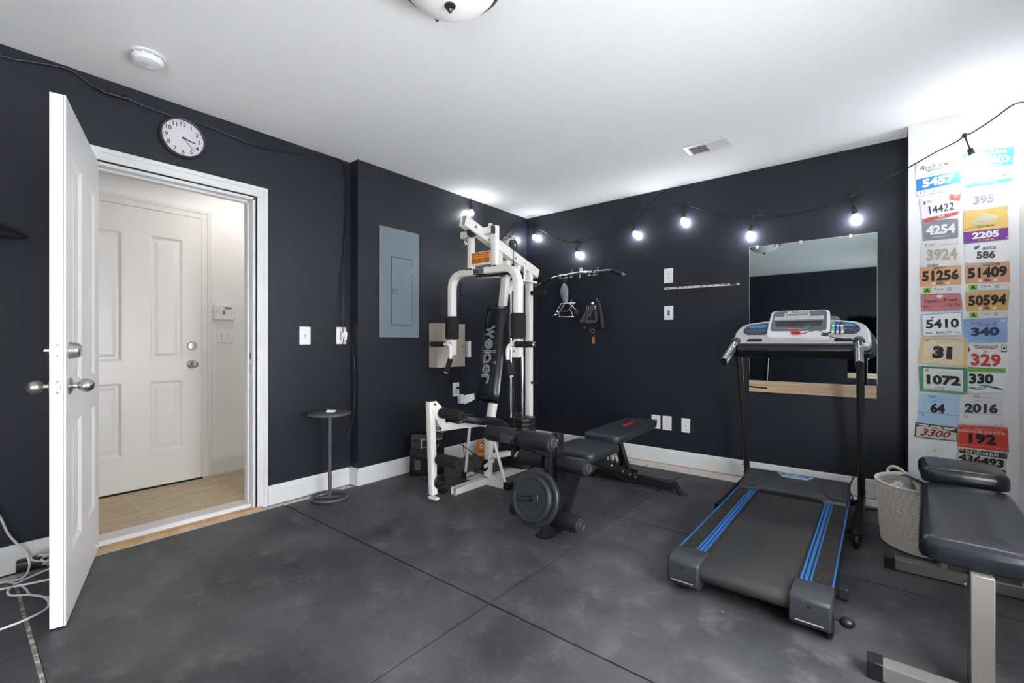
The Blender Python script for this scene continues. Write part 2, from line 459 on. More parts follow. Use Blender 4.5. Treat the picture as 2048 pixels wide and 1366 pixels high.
def ribbon(mb, pts, wd, fn, t, m, closed=False, cap=True):
    P = [Vector((p[0], p[1])) for p in pts]; n = len(P); L_ = []; R_ = []
    for i in range(n):
        a = P[i-1] if (i > 0 or closed) else P[i]; b = P[(i+1) % n] if (i < n-1 or closed) else P[i]
        d1 = (P[i]-a); d2 = (b-P[i])
        if d1.length < 1e-9: d1 = d2
        if d2.length < 1e-9: d2 = d1
        d1.normalize(); d2.normalize(); d = (d1+d2)
        if d.length < 1e-6: d = d1
        d.normalize(); nn = Vector((-d.y, d.x)); c = max(.4, nn.dot(Vector((-d1.y, d1.x))))
        ext = Vector((0, 0))
        if cap and not closed:
            if i == 0: ext = -d*wd/2
            if i == n-1: ext = d*wd/2
        L_.append(P[i]+nn*wd/2/c+ext); R_.append(P[i]-nn*wd/2/c+ext)
    vs = [fn(p.x, p.y, t) for p in L_] + [fn(p.x, p.y, t) for p in R_]
    fs = []
    for i in range(n if closed else n-1):
        j = (i+1) % n; fs.append((i, n+i, n+j, j))
    mb.add(vs, fs, m)
# ================================================================== THE SETTING
XL, XL2, YB, YP, XR, YR, H = -3.20, -3.094, 4.10, 3.887, 0.63, -2.5, 2.49
T0, T1 = 0.46, 1.27           # doorway along Y
DZ = 2.045                    # doorway top
b = MB(); b.box(-3.2, XR, YR, YB+.1, -.10, -.012); struct(b.build('floor', M['concrete']))
b = MB(); b.box(-4.30, -3.33, -.9, 2.7, -.10, .03); struct(b.build('floor_laundry', M['tilefloor']))
b = MB(); b.box(-4.30, XR+.12, YR-.12, YB+.12, H, H+.1); struct(b.build('ceiling', M['ceiling']))
def wallmesh(name, boxes, m=None, extra=None):
    b = MB()
    for q in boxes: b.box(*q)
    if m is None: m = [M['wall']]
    o = b.build(name, m, smooth=False)
    if extra:
        for p in o.data.polygons:
            if extra(p): p.material_index = 1
    return struct(o)
wallmesh('wall_left', [(-3.33, XL, YR-.12, T0, -.012, H), (-3.33, XL, T1, 1.962, -.012, H), (-3.33, XL, T0, T1, DZ, H)],
         [M['wall'], M['laundry']], lambda p: p.normal.x < -.5)
wallmesh('wall_left_corner', [(-3.33, XL2, 1.962, YB+.12, -.012, H)], [M['wall'], M['laundry']], lambda p: p.normal.x < -.5)
wallmesh('wall_back', [(XL2, .16, YB, YB+.12, -.012, H)])
wallmesh('wall_back_pillar', [(.148, XR+.12, YP, YB+.12, -.012, H)], [M['white_wall'], M['wall']], lambda p: p.normal.x < -.5)
WZ0, WZ1 = .55, 1.45; ADDED_WIN = [(-2.2, -1.0), (.55, 1.85)]  # unseen window openings, added to brighten ceiling and floor
wallmesh('wall_right', [(XR, XR+.12, YR-.12, ADDED_WIN[0][0], -.012, H), (XR, XR+.12, ADDED_WIN[0][1], ADDED_WIN[1][0], -.012, H), (XR, XR+.12, ADDED_WIN[1][1], YP, -.012, H)] +
         [(XR, XR+.12, a, c, -.012, WZ0) for a, c in ADDED_WIN] + [(XR, XR+.12, a, c, WZ1, H) for a, c in ADDED_WIN], [M['white_wall']])
for n_, (a, c) in enumerate(ADDED_WIN):
    b = MB(); wt = .045; mz = (WZ0+WZ1)/2
    for q in ((a, c, WZ0, WZ0+wt), (a, c, WZ1-wt, WZ1), (a, a+wt, WZ0, WZ1), (c-wt, c, WZ0, WZ1), (a, c, mz-.02, mz+.02)): b.box(XR+.04, XR+.08, *q)
    struct(b.build('added_window_%d' % (n_+1), M['trim']))
wallmesh('wall_rear', [(XL, XR, YR-.12, YR, -.012, H)])
wallmesh('wall_laundry_far', [(-4.30, -4.17, -.9, 2.7, .03, H)], [M['laundry']])
wallmesh('wall_laundry_left', [(-4.30, -3.33, -1.02, -.9, .03, H)], [M['laundry']])
wallmesh('wall_laundry_right', [(-4.30, -3.33, 2.7, 2.82, .03, H)], [M['laundry']])

BBP = [(0, 0), (.014, 0), (.014, .095), (.011, .108), (.009, .118), (.004, .127), (0, .13)]
def baseboard(name, p0, p1, n, z0=0.0, m='trim'):
    p0, p1, n = Vector(p0), Vector(p1), Vector(n)
    b = MB(); vs = []
    for p in (p0, p1):
        for (a, c) in BBP: vs.append((p.x+n.x*a, p.y+n.y*a, z0+c))
    k = len(BBP)
    fs = [(i, (i+1) % k, k+(i+1) % k, k+i) for i in range(k)] + [tuple(range(k)), tuple(reversed(range(k, 2*k)))]
    b.add(vs, fs); return struct(b.build(name, M[m], smooth=False))
baseboard('baseboard_left', (XL, T1+.078), (XL, 1.948), (1, 0), -.008) if False else baseboard('baseboard_left', (XL, T1+.078, 0), (XL, 1.948, 0), (1, 0, 0), -.004)
baseboard('baseboard_left_step', (XL, 1.962, 0), (XL2+.014, 1.962, 0), (0, -1, 0), 0)
baseboard('baseboard_left_corner', (XL2, 1.962, 0), (XL2, YB-.014, 0), (1, 0, 0), 0)
baseboard('baseboard_left_near', (XL, YR, 0), (XL, T0-.078, 0), (1, 0, 0), 0)
baseboard('baseboard_back', (XL2, YB, 0), (.148, YB, 0), (0, -1, 0), -.004)
baseboard('baseboard_pillar', (.148, YP, 0), (XR, YP, 0), (0, -1, 0), -.004)
baseboard('baseboard_right', (XR, YR, 0), (XR, YP-.014, 0), (-1, 0, 0), -.004)
baseboard('baseboard_rear', (XL, YR, 0), (XR, YR, 0), (0, 1, 0), -.004)
baseboard('baseboard_laundry', (-4.17, 1.318, 0), (-4.17, 2.69, 0), (1, 0, 0), .03)
# brown line of bare wood under the back baseboard
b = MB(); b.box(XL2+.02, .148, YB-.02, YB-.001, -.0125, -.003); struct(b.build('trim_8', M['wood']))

def casing(name, x, y0, y1, zt, sgn, z0, m, wd=.067):
    """door casing on plane X=x facing sgn; opening y0..y1, top zt"""
    b = MB()
    for (a, c, th) in ((0, wd, .011), (wd*.62, wd, .017), (0, wd*.16, .014)):
        xa, xb = sorted((x, x+sgn*th))
        b.box(xa, xb, y1+.008+a, y1+.008+c, z0, zt+.008+a)
        b.box(xa, xb, y0-.008-c, y0-.008-a, z0, zt+.008+a)
        b.box(xa, xb, y0-.008-c, y1+.008+c, zt+.008+a, zt+.008+c)
    return struct(b.build(name, M[m], bev=.002))
casing('trim_1', XL, T0, T1, DZ, 1, -.005, 'trim')
casing('trim_2', -4.17, .435, 1.247, 2.06, 1, .03, 'door2')
b = MB()                                       # jamb lining and door stop
b.box(-3.334, XL+.001, T1-.016, T1+.002, .0, DZ); b.box(-3.334, XL+.001, T0-.002, T0+.016, .0, DZ); b.box(-3.334, XL+.001, T0, T1, DZ-.016, DZ+.002)
b.box(-3.295, -3.25, T1-.028, T1-.016, .03, DZ-.016); b.box(-3.295, -3.25, T0+.016, T0+.028, .03, DZ-.016); b.box(-3.295, -3.25, T0+.016, T1-.016, DZ-.028, DZ-.016)
j = struct(b.build('trim_3', M['trim'], bev=.0015))
b = MB(); b.box(-3.25, -3.215, T1-.0175, T1-.0158, .98, 1.03); b.box(-3.245, -3.22, T1-.0175, T1-.0155, .89, .95); b.build('strike_plate', M['nickel'], j)
b = MB(); b.box(-3.236, -3.226, T1-.0182, T1-.0170, .985, 1.02); b.build('latch_hole', M['hole'], j)
b = MB(); b.box(-3.345, -3.222, T0+.016, T1-.016, -.01, .033); struct(b.build('trim_4', M['trim'], bev=.004))
b = MB(); b.box(-3.222, -3.165, T0-.03, T1+.03, -.011, .008); struct(b.build('trim_5', M['wood']))

def door_slab(name, Mx, w, z0, z1, th, m, kind=True):
    b = MB(Mx); rc = .011
    P_u = [(.125, .325), (w-.325, w-.125)]; P_z = [(z0+.25, z0+.765), (z0+.92, z0+1.83)]
    b.box(0, w, rc, th-rc, z0, z1)
    us = [0, P_u[0][0], P_u[0][1], P_u[1][0], P_u[1][1], w]; zs = [z0, P_z[0][0], P_z[0][1], P_z[1][0], P_z[1][1], z1]
    for (ta, tb) in ((0, rc), (th-rc, th)):
        for i in (0, 2, 4): b.box(us[i], us[i+1], ta, tb, z0, z1)
        for u0, u1 in P_u:
            for i in (0, 2, 4): b.box(u0, u1, ta, tb, zs[i], zs[i+1])
    for side in (0, 1):
        def tt(t): return t if side == 0 else th-t
        for u0, u1 in P_u:
            for a0, a1 in P_z:
                rings = [(0, .0), (.012, .0065), (.016, .010), (.030, .010), (.052, .004), (.054, .004)]
                vs = []
                for ins, t in rings:
                    vs += [(u0+ins, tt(t), a0+ins), (u1-ins, tt(t), a0+ins), (u1-ins, tt(t), a1-ins), (u0+ins, tt(t), a1-ins)]
                fs = []
                for r in range(len(rings)-1):
                    for q in range(4):
                        fs.append((r*4+q, r*4+(q+1) % 4, (r+1)*4+(q+1) % 4, (r+1)*4+q))
                r = len(rings)-1; fs.append((r*4, r*4+1, r*4+2, r*4+3))
                b.add(vs, fs)
    o = b.build(name, M[m], smooth=False); struct(o); return o
# the open leaf: hinge on the gym face, free edge swung towards the viewer
hd = Vector((.775, -.215, 0)).normalized(); hn = Vector((hd.y, -hd.x, 0))     # hn points to the wall side (-Y)
ML = Matrix(((hd.x, hn.x, 0, -3.196), (hd.y, hn.y, 0, .497), (0, 0, 1, 0), (0, 0, 0, 1)))
d1 = door_slab('door_1', ML, .802, .008, 2.037, .045, 'door')
def knob(par, Mx, u, z, t0, sg, name='door_knob'):
    b = MB(Mx)
    b.lathe((u, t0, z), (0, sg, 0), [(.033, 0), (.033, .004), (.026, .009), (.012, .012), (.0105, .020), (.012, .026), (.019, .031), (.0255, .040), (.0275, .050), (.0255, .062), (.017, .071), (.009, .0745), (.008, .073), (.0001, .073)], 28)
    return b.build(name, M['nickel'], par)
knob(d1, ML, .742, .921, 0, -1); knob(d1, ML, .742, .921, .045, 1)
b = MB(ML); b.lathe((.742, 0, 1.06), (0, -1, 0), [(.033, 0), (.034, .004), (.027, .030), (.022, .034), (.0001, .034)], 28); b.build('deadbolt', M['nickel'], d1)
b = MB(ML); b.lathe((.742, .045, 1.06), (0, 1, 0), [(.031, 0), (.030, .006), (.012, .009)], 24); b.box(.728, .756, .050, .068, 1.057, 1.063); b.build('thumb_turn', M['nickel'], d1)
for zc, nm in ((1.06, 'deadbolt_plate'), (.921, 'latch_plate')):
    b = MB(ML); b.box(.8015, .8035, .010, .036, zc-.0285, zc+.0285); p = b.build(nm, M['steel'], d1)
    b = MB(ML)
    for s_ in (-.021, .021): b.lathe((.8035, .023, zc+s_), (1, 0, 0), [(.0055, 0), (.0045, .0008), (.0001, .0008)], 12)
    b.build('screw', M['darkm'], p)
    b = MB(ML)
    if nm == 'latch_plate': b.box(.8035, .811, .015, .031, zc-.009, zc+.009)
    else: b.lathe((.8035, .023, zc), (1, 0, 0), [(.0115, 0), (.0115, .001), (.0001, .0015)], 16)
    b.build('bolt', M['nickel'] if nm == 'latch_plate' else M['brass'], p, bev=.001)
# edge seam of the steel door skin
b = MB(ML); b.box(.8018, .8024, .0055, .0068, .01, 2.035); b.build('edge_seam', M['graypod'], d1)
# exterior door of the laundry room
M2 = Matrix(((0, -1, 0, -4.125), (1, 0, 0, .437), (0, 0, 1, 0), (0, 0, 0, 1)))
d2 = door_slab('door_2', M2, .808, .042, 2.058, .042, 'door2')
knob(d2, M2, .744, .925, 0, -1)
b = MB(M2); b.lathe((.744, 0, 1.065), (0, -1, 0), [(.033, 0), (.034, .004), (.028, .018), (.0001, .020)], 28); b.build('deadbolt', M['nickel'], d2)
b = MB(); b.box(-4.165, -4.118, .435, 1.25, .03, .041); struct(b.build('trim_6', M['hole']))
b = MB(); b.box(-4.168, -4.16, 1.245, 1.255, .03, 2.07); b.box(-4.168, -4.16, .43, 1.255, 2.058, 2.068); struct(b.build('trim_7', M['graypod']))

# rubber mats
mats = []
cols = [(-3.10, -1.2735), (-1.2645, .56)]
rows = [(-2.24, -1.025), (-1.02, .185), (.200, 1.4155), (1.4245, 2.6355), (2.6445, 3.86)]
lab = {(0, 4): 'black rubber floor mat under the home gym along the far wall', (1, 4): 'black rubber floor mat under the front end of the treadmill, by the far wall',
       (0, 3): 'black rubber floor mat under the round side table and the weight plates', (1, 3): 'black rubber floor mat under the rear end of the treadmill',
       (0, 2): 'black rubber floor mat in front of the open doorway', (1, 2): 'black rubber floor mat in front of the treadmill, at the edge of the photo',
       (0, 1): 'black rubber floor mat with white cables lying on it behind the open door'}
for ci, (x0, x1) in enumerate(cols):
    for ri, (y0, y1) in enumerate(rows):
        if (ci, ri) not in lab: continue
        xa = x0
        if (ci, ri) == (0, 2): xa = -3.11
        b = MB(); b.box(xa, x1, y0, y1, -.012, 0)
        tag(b.build('rubber_mat', M['mat']), lab[(ci, ri)], 'floor mat', 'black rubber floor mats')
b = MB(); b.box(-3.1, -1.27, .186, .199, -.0119, -.006); struct(b.build('trim_9', M['debris']))
b = MB(); b.box(-1.2735, -1.2645, .2, 3.86, -.0119, -.009)
for q in (1.4155, 2.6355): b.box(-3.10, -1.2736, q, q+.009, -.0119, -.009); b.box(-1.2644, .56, q, q+.009, -.0119, -.009)
struct(b.build('trim_10', M['hole']))

# laundry ceiling lamp
t = thing('ceiling_lamp', 'white flush ceiling lamp in the laundry room', 'ceiling lamp', (-3.75, 1.5, H-.07))
b = MB(); b.lathe((-3.75, 1.5, H), (0, 0, -1), [(.16, 0), (.16, .02), (.14, .03)], 32); b.build('base', M['white'], t)
b = MB(); b.lathe((-3.75, 1.5, H-.03), (0, 0, -1), [(.14, 0), (.13, .03), (.09, .05), (.0001, .06)], 32, caps=False); b.build('diffuser', M['lamp'], t)
ld = bpy.data.lights.new('laundry_lamp', 'AREA'); ld.shape = 'DISK'; ld.size = .3; ld.energy = LAUNDRY_W; ld.color = (1, .955, .90)
lo = bpy.data.objects.new('laundry_lamp', ld); C.objects.link(lo); lo.location = (-3.75, 1.5, H-.105); lo.parent = None

# ================================================================== WALL AND CEILING FITTINGS
def plateM(loc, face):
    """local x right, y out of the wall, z up.  face: 'x+' wall normal +X, 'y-' wall normal -Y"""
    if face == 'x+': R = Matrix(((0, 1, 0, 0), (1, 0, 0, 0), (0, 0, 1, 0), (0, 0, 0, 1)))    # local x -> +Y (to the right seen from the room)
    else: R = Matrix(((1, 0, 0, 0), (0, -1, 0, 0), (0, 0, 1, 0), (0, 0, 0, 1)))
    return T(*loc) @ R
def wallplate(name, label, cat, loc, face, kind, w=.075, h=.12, m='white', group=None):
    Mx = plateM(loc, face); t = thing(name, label, cat, loc, group)
    b = MB(Mx)
    b.prism(rrect(w, h, .004, 2), lambda u, v, tt: (u, tt, v), 0, .006)
    b.build('cover_plate', M[m], t, bev=.0015)
    if kind == 'duplex':
        b = MB(Mx)
        for dz in (-.020, .020): b.prism(rrect(.033, .027, .009, 4), lambda u, v, tt: (u, tt, v+dz), .006, .008)
        s = b.build('socket', M['white'], t)
        b = MB(Mx)
        for dz in (-.020, .020):
            b.box(-.0075, -.0055, .008, .0084, dz+.000, dz+.008); b.box(.0055, .0075, .008, .0084, dz+.000, dz+.008); b.box(-.0022, .0022, .008, .0084, dz-.009, dz-.005)
        b.build('slot', M['hole'], s)
    if kind == 'decora':
        b = MB(Mx); b.box(-.0165, .0165, .006, .008, -.034, .034); b.build('socket', M['white2'], t, bev=.001)
        b = MB(Mx)
        for dz in (-.020, .020):
            b.box(-.0075, -.0055, .008, .0084, dz, dz+.008); b.box(.0055, .0075, .008, .0084, dz, dz+.008); b.box(-.0022, .0022, .008, .0084, dz-.009, dz-.005)
        b.build('slot', M['hole'], t)
    if kind in ('toggle', 'toggle2'):
        for dx in ((0,) if kind == 'toggle' else (-.023, .023)):
            b = MB(Mx); b.box(dx-.005, dx+.005, .006, .0068, -.012, .012); b.build('toggle_frame', M['white2'], t)
            b = MB(Mx); b.cbox((dx, .012, .003), (.008, .016, .009), rot=Matrix.Rotation(.5, 3, 'X')); b.build('toggle', M['white'], t, bev=.001)
            b = MB(Mx)
            for dz in (-.030, .030): b.lathe((dx, .006, dz), (0, 1, 0), [(.003, 0), (.002, .001), (.0001, .001)], 10)
            b.build('screw', M['white2'], t)
    if kind == 'pass':
        b = MB(Mx); b.box(-.0175, .0175, .006, .0075, -.035, .035); b.build('opening_frame', M['white'], t, bev=.001)
        b = MB(Mx); b.box(-.0135, .0135, .0075, .008, -.026, .026); b.build('brush_opening', M['graypod'] if False else M['white2'], t)
        b = MB(Mx); b.box(-.0115, .0115, .008, .0085, -.024, .022); b.build('cable_slot', ink('#6a6a70'), t)
    if kind == 'coax':
        b = MB(Mx); b.lathe((0, .006, -.004), (0, 1, 0), [(.0055, 0), (.0055, .004), (.0001, .004)], 12); b.build('jack', M['graypod'], t)
        b = MB(Mx)
        for dz in (-.042, .042): b.lathe((0, .006, dz), (0, 1, 0), [(.0028, 0), (.002, .001), (.0001, .001)], 10)
        b.build('screw', M['white2'], t)
    return t
wallplate('light_switch', 'white single light switch plate on dark wall between doorway and outlet', 'light switch', (XL, 1.603, 1.141), 'x+', 'toggle', .080, .128)
wallplate('light_switch', 'white double switch plate on laundry wall below the keypad', 'light switch', (-4.17, 1.423, 1.15), 'x+', 'toggle2', .116, .118)
wallplate('wall_outlet', 'white low outlet on laundry wall cut off by the door jamb', 'outlet', (-4.17, 1.60, .39), 'x+', 'duplex', .075, .125)
wallplate('wall_outlet', 'white outlet high on the dark far wall above the spackled strip', 'outlet', (-1.484, YB, 1.698), 'y-', 'duplex', .083, .13)
wallplate('cable_plate', 'white wall plate with slot below the spackled strip', 'wall plate', (-1.482, YB, 1.361), 'y-', 'pass', .083, .125)
wallplate('cable_plate', 'white wall plate with slot behind the end of the bench backrest', 'wall plate', (-1.600, YB, .363), 'y-', 'pass', .083, .125)
wallplate('wall_outlet', 'white outlet low on the far wall between two other white plates', 'outlet', (-1.497, YB, .362), 'y-', 'duplex', .083, .128)
wallplate('coaxial_plate', 'white wall plate with a single small jack, low beside the treadmill', 'wall plate', (-1.330, YB, .359), 'y-', 'coax', .075, .125)
wallplate('wall_outlet', 'white outlet on the white wall below the race bibs', 'outlet', (.272, YP, .395), 'y-', 'duplex', .080, .12)
for (y, z, lb) in ((3.12, 1.600, 'uppermost of the dark painted blank plates beside the grey panel'), (3.12, 1.388, 'dark painted blank wall plate, second from the top above the beige box'),
                   (3.12, .792, 'dark painted blank wall plate under the beige box'), (3.36, .67, 'dark painted blank wall plate half hidden behind the padded backrest')):
    t = thing('blank_plate', lb, 'wall plate', (XL2, y, z), 'painted blank plates')
    b = MB(plateM((XL2, y, z), 'x+')); b.prism(rrect(.125, .125, .006, 2), lambda u, v, tt: (u, tt, v), 0, .007); b.build('cover_plate', M['wall'], t, bev=.002)
# outlet with plug-in light
t = wallplate('wall_outlet', 'white outlet plate near the wall corner behind the glowing plug-in adapter', 'outlet', (XL, 1.885, 1.145), 'x+', 'decora', .080, .13)
t = thing('plug_in_adapter', 'white plug-in adapter with a small red light, in the outlet by the corner', 'adapter', (XL+.0085, 1.893, 1.12))
Mx = plateM((XL+.0085, 1.893, 1.15), 'x+')
b = MB(Mx); b.prism(rrect(.052, .062, .008, 3), lambda u, v, tt: (u, tt, v-.005), 0, .032); b.build('housing', M['white'], t, bev=.003)
b = MB(Mx); b.lathe((-.006, .032, .020), (0, 1, 0), [(.0045, 0), (.0035, .002), (.0001, .0025)], 12); b.build('light', M['led'], t)
# keypad in the laundry
t = thing('alarm_keypad', 'white alarm keypad with small grey screen on laundry wall', 'keypad', (-4.17, 1.413, 1.338))
Mx = plateM((-4.17, 1.413, 1.338), 'x+')
b = MB(Mx); b.box(-.075, .075, 0, .028, -.060, .060); b.build('housing', M['white'], t, bev=.004)
b = MB(Mx); b.box(-.003, .050, .028, .0286, .026, .045); b.build('screen', M['screen'], t)
b = MB(Mx); b.box(-.038, -.037, .028, .0284, -.055, .055); b.box(-.016, .002, .028, .0286, .010, .018, 1)
b.box(-.016, .002, .028, .0286, -.004, .006, 2); b.box(-.016, .002, .028, .0286, -.016, -.006, 2)
for i in (-.062, -.050):
    for k in (.010, -.002): b.box(i-.003, i+.003, .028, .0284, k, k+.003, 3)
b.build('buttons', [M['white2'], ink('#b05048'), ink('#3f6ea8'), M['ink']], t)

# electrical panel
t = thing('electrical_panel', 'grey metal breaker panel set in the dark wall beside the corner', 'electrical panel', (XL2, 2.352, 1.13))
b = MB(); b.box(XL2, XL2+.006, 2.153, 2.549, 1.134, 2.027); b.build('cover', M['greypanel'], t, bev=.002)
Mx = plateM((XL2+.006, 2.367, 1.52), 'x+')
b = MB(Mx); b.box(-.108, .108, 0, .0015, -.285, .275); b.build('door_recess', ink('#3d4852', .4), t)
b = MB(Mx); b.box(-.100, .102, .0005, .005, -.278, .268); dr = b.build('panel_door', M['greypanel'], t, bev=.0015)
b = MB(Mx); b.box(-.096, -.046, .005, .008, -.035, .012); b.build('latch', M['graypod'], dr, bev=.001)
b = MB(Mx); b.box(-.088, -.054, .008, .0095, -.026, .003); b.build('latch_button', M['greypanel'], dr)
b = MB(Mx); b.box(.100, .105, .004, .009, .16, .19); b.box(.100, .105, .004, .009, -.22, -.19); b.build('hinge', M['steel'], dr)
b = MB()
for y in (2.175, 2.527):
    for z in (1.165, 1.60, 1.995): b.lathe((XL2+.006, y, z), (1, 0, 0), [(.0075, 0), (.006, .002), (.0001, .003)], 12)
b.build('screw', M['steel'], t)

# clock
t = thing('wall_clock', 'round black rimmed wall clock with white face above the doorway casing', 'clock', (XL, .867, 2.293))
Mx = plateM((XL, .867, 2.293), 'x+'); R = .117
b = MB(Mx); b.lathe((0, 0, 0), (0, 1, 0), [(R, 0), (R+.001, .012), (R-.003, .026), (R-.008, .030), (R-.013, .028), (R-.014, .018)], 64, caps=False); b.build('rim', M['charcoal'], t)
b = MB(Mx); b.lathe((0, 0, 0), (0, 1, 0), [(R-.013, 0), (R-.013, .018), (.0001, .018)], 64); b.build('face', M['clockface'], t)
b = MB(Mx); fc = lambda u, v, tt: (u, tt, v)
for i in range(60):
    a = PI/2 - 2*PI*i/60; r1 = R-.017; L_ = .006 if i % 5 == 0 else .0035; wd = .0022 if i % 5 == 0 else .0008
    ribbon(b, [(r1*math.cos(a), r1*math.sin(a)), ((r1-L_)*math.cos(a), (r1-L_)*math.sin(a))], wd, fc, .0184, 0, cap=False)
for i in range(1, 13):
    a = PI/2 - 2*PI*i/12; rr = R-.036; s = str(i); hh = .0245; ww = glyphs(s)[2]*hh*(1 if i != 1 else 1)
    cx, cy = rr*math.cos(a), rr*math.sin(a)
    put_text(b, s, fc, cx-ww/2, cx+ww/2, cy-hh/2, cy+hh/2, .0184, 0, bold=.012)
b.build('numerals', M['ink'], t)
def hand(a, l, wd, name, m, tt):
    b = MB(Mx); ribbon(b, [(-.012*math.cos(a)*0, 0), (l*math.cos(a), l*math.sin(a))], wd, fc, tt, 0, cap=False)
    b2 = b; o = b2.build(name, m, t); o.modifiers.new('s', 'SOLIDIFY').thickness = .001
hand(math.radians(-13), .062, .0062, 'hour_hand', M['ink'], .021)
hand(math.radians(-50), .085, .0022, 'minute_hand', M['ink'], .0225)
hand(math.radians(37), .080, .0008, 'second_hand', M['white2'], .024)
b = MB(Mx); b.lathe((0, .018, 0), (0, 1, 0), [(.0055, 0), (.0055, .007), (.0001, .0075)], 16); b.build('hub', M['ink'], t)

# smoke detector
t = thing('smoke_detector', 'round white smoke detector on the ceiling above the door', 'smoke detector', (-2.775, .610, H-.045))
cx, cy = -2.775, .610
b = MB(); b.lathe((cx, cy, H), (0, 0, -1), [(.073, 0), (.073, .007), (.064, .010)], 40); b.build('mounting_ring', M['white'], t)
b = MB(); b.lathe((cx, cy, H-.008), (0, 0, -1), [(.062, 0), (.062, .006), (.066, .008), (.066, .022), (.060, .032), (.046, .036), (.0001, .037)], 40); b.build('body', M['white'], t)
b = MB()
for i in range(12):
    a = i*PI/6+.15; b.tube([(cx+.0665*math.cos(a+q), cy+.0665*math.sin(a+q), H-.015) for q in (0, .12, .24, .36)], .0012, 6)
b.build('vent_slots', M['graypod'], t)
b = MB(); b.lathe((cx+.012, cy-.012, H-.0445), (0, 0, -1), [(.009, 0), (.008, .003), (.0001, .003)], 16); b.build('test_button', M['white2'], t)
b = MB()
for k in range(3): b.tube([(cx+.03*math.cos(a)+.008*k, cy+.03*math.sin(a)+.006*k, H-.0455) for a in (2.2, 2.6, 3.0, 3.4)], .0009, 6)
b.build('sounder_slots', M['white2'], t)

# ceiling vent
t = thing('ceiling_vent', 'white louvred air register in the ceiling near the far wall', 'vent', (-.95, 3.41, H-.012))
b = MB(); cx, cy = -.948, 3.408
b.box(cx-.150, cx+.150, cy-.100, cy-.066, H-.007, H); b.box(cx-.150, cx+.150, cy+.066, cy+.100, H-.007, H)
b.box(cx-.150, cx-.122, cy-.066, cy+.066, H-.007, H); b.box(cx+.122, cx+.150, cy-.066, cy+.066, H-.007, H); b.box(cx-.006, cx+.006, cy-.066, cy+.066, H-.007, H)
b.build('frame', M['white'], t, bev=.002)
b = MB(); b.box(cx-.122, cx+.122, cy-.066, cy+.066, H-.0015, H-.0005); b.build('duct_opening', ink('#4a4a4c'), t)
b = MB()
for sgn in (-1, 1):
    for i in range(11):
        x = cx + sgn*(.013+i*.0102)
        b.cbox((x, cy, H-.006), (.0015, .13, .012), rot=Matrix.Rotation(.55*sgn, 3, 'Y'))
b.build('louvres', M['white'], t)

# ceiling bowl light
LX, LY = -1.224, 1.155
t = thing('ceiling_light', 'frosted glass bowl ceiling light with dark pewter rim and finial', 'ceiling light', (LX, LY, H-.185))
b = MB(); b.lathe((LX, LY, H), (0, 0, -1), [(.085, 0), (.085, .02), (.13, .045), (.150, .060), (.190, .068), (.193, .080), (.183, .086), (.170, .080)], 48, caps=False); b.build('rim', M['darkm'], t)
b = MB(); b.lathe((LX, LY, H-.078), (0, 0, -1), [(.178, 0), (.172, .018), (.150, .042), (.115, .064), (.07, .078), (.02, .085), (.0001, .085)], 48, caps=False); b.build('glass_bowl', M['glassbowl'], t)
b = MB(); b.lathe((LX, LY, H-.162), (0, 0, -1), [(.001, 0), (.021, .002), (.020, .007), (.013, .010), (.009, .013), (.0105, .018), (.008, .024), (.004, .028), (.0001, .029)], 28); b.build('finial', M['darkm'], t)
b = MB()
for k in range(3):
    a = k*2*PI/3+.6
    b.tube([(LX+r_*math.cos(a), LY+r_*math.sin(a), z_) for r_, z_ in ((.19, H-.07), (.186, H-.088), (.165, H-.112), (.15, H-.118))], .006, 8, scale=[1.3, 1.3, 1, .4])
b.build('bowl_clip', M['darkm'], t)
# ================================================================== STRING LIGHTS AND CORDS
t = thing('string_lights', 'black string light cord with glowing bulbs hung along dark far wall and white wall', 'string lights', (-1.5, 4.06, 2.0))
yb = 4.078
back = [(-3.075, yb, 2.462), (-2.978, 4.06, 2.395), (-2.758, yb, 2.252), (-2.568, yb, 2.161), (-2.435, 4.06, 2.137), (-2.159, yb, 2.163), (-1.945, yb, 2.213),
        (-1.832, 4.06, 2.252), (-1.694, yb, 2.373), (-1.533, yb+.01, 2.468), (-1.438, yb, 2.378), (-1.345, 4.06, 2.315), (-1.079, yb, 2.188), (-.923, yb, 2.135),
        (-.786, 4.06, 2.111), (-.600, yb, 2.090), (-.404, yb, 2.097), (-.280, yb, 2.122), (-.162, 4.06, 2.146), (.02, 4.03, 2.21), (.125, 3.87, 2.205), (.271, 3.862, 2.275),
        (.371, 3.862, 2.318), (.399, 3.85, 2.339), (.436, 3.86, 2.352), (.519, 3.865, 2.405), (.595, 3.86, 2.460), (.612, 3.70, 2.41), (.612, 3.55, 2.33), (.606, 3.43, 2.27)]
left = [(XL2+.02, 3.19, 2.470), (XL2+.03, 3.219, 2.456), (XL2+.03, 3.327, 2.358), (XL2+.03, 3.477, 2.264), (XL2+.03, 3.676, 2.172), (XL2+.03, 3.888, 2.329), (XL2+.03, 4.01, 2.44), (-3.06, yb, 2.465)]
ys = [3.43, 2.25, 1.05]
rightc = [(.606, 3.43, 2.27), (.612, 3.15, 2.18), (.606, 2.85, 2.13), (.612, 2.55, 2.09), (.606, 2.25, 2.09), (.612, 1.95, 2.07), (.606, 1.65, 2.09), (.612, 1.35, 2.08), (.606, 1.05, 2.10), (.612, .75, 2.10), (.606, .45, 2.14), (.612, .1, 2.25), (.612, -.4, 2.40), (.612, -2.2, 2.44)]
zs_ = {3.43: 2.265, 2.85: 2.125, 2.25: 2.085, 1.65: 2.085, 1.05: 2.095, .45: 2.135}
b = MB()
b.tube(smooth_path(back, 4), .0042, 8); b.tube(smooth_path(left, 4), .0042, 8); b.tube(smooth_path(rightc, 3), .0042, 8)
b.build('cord', M['rubber'], t)
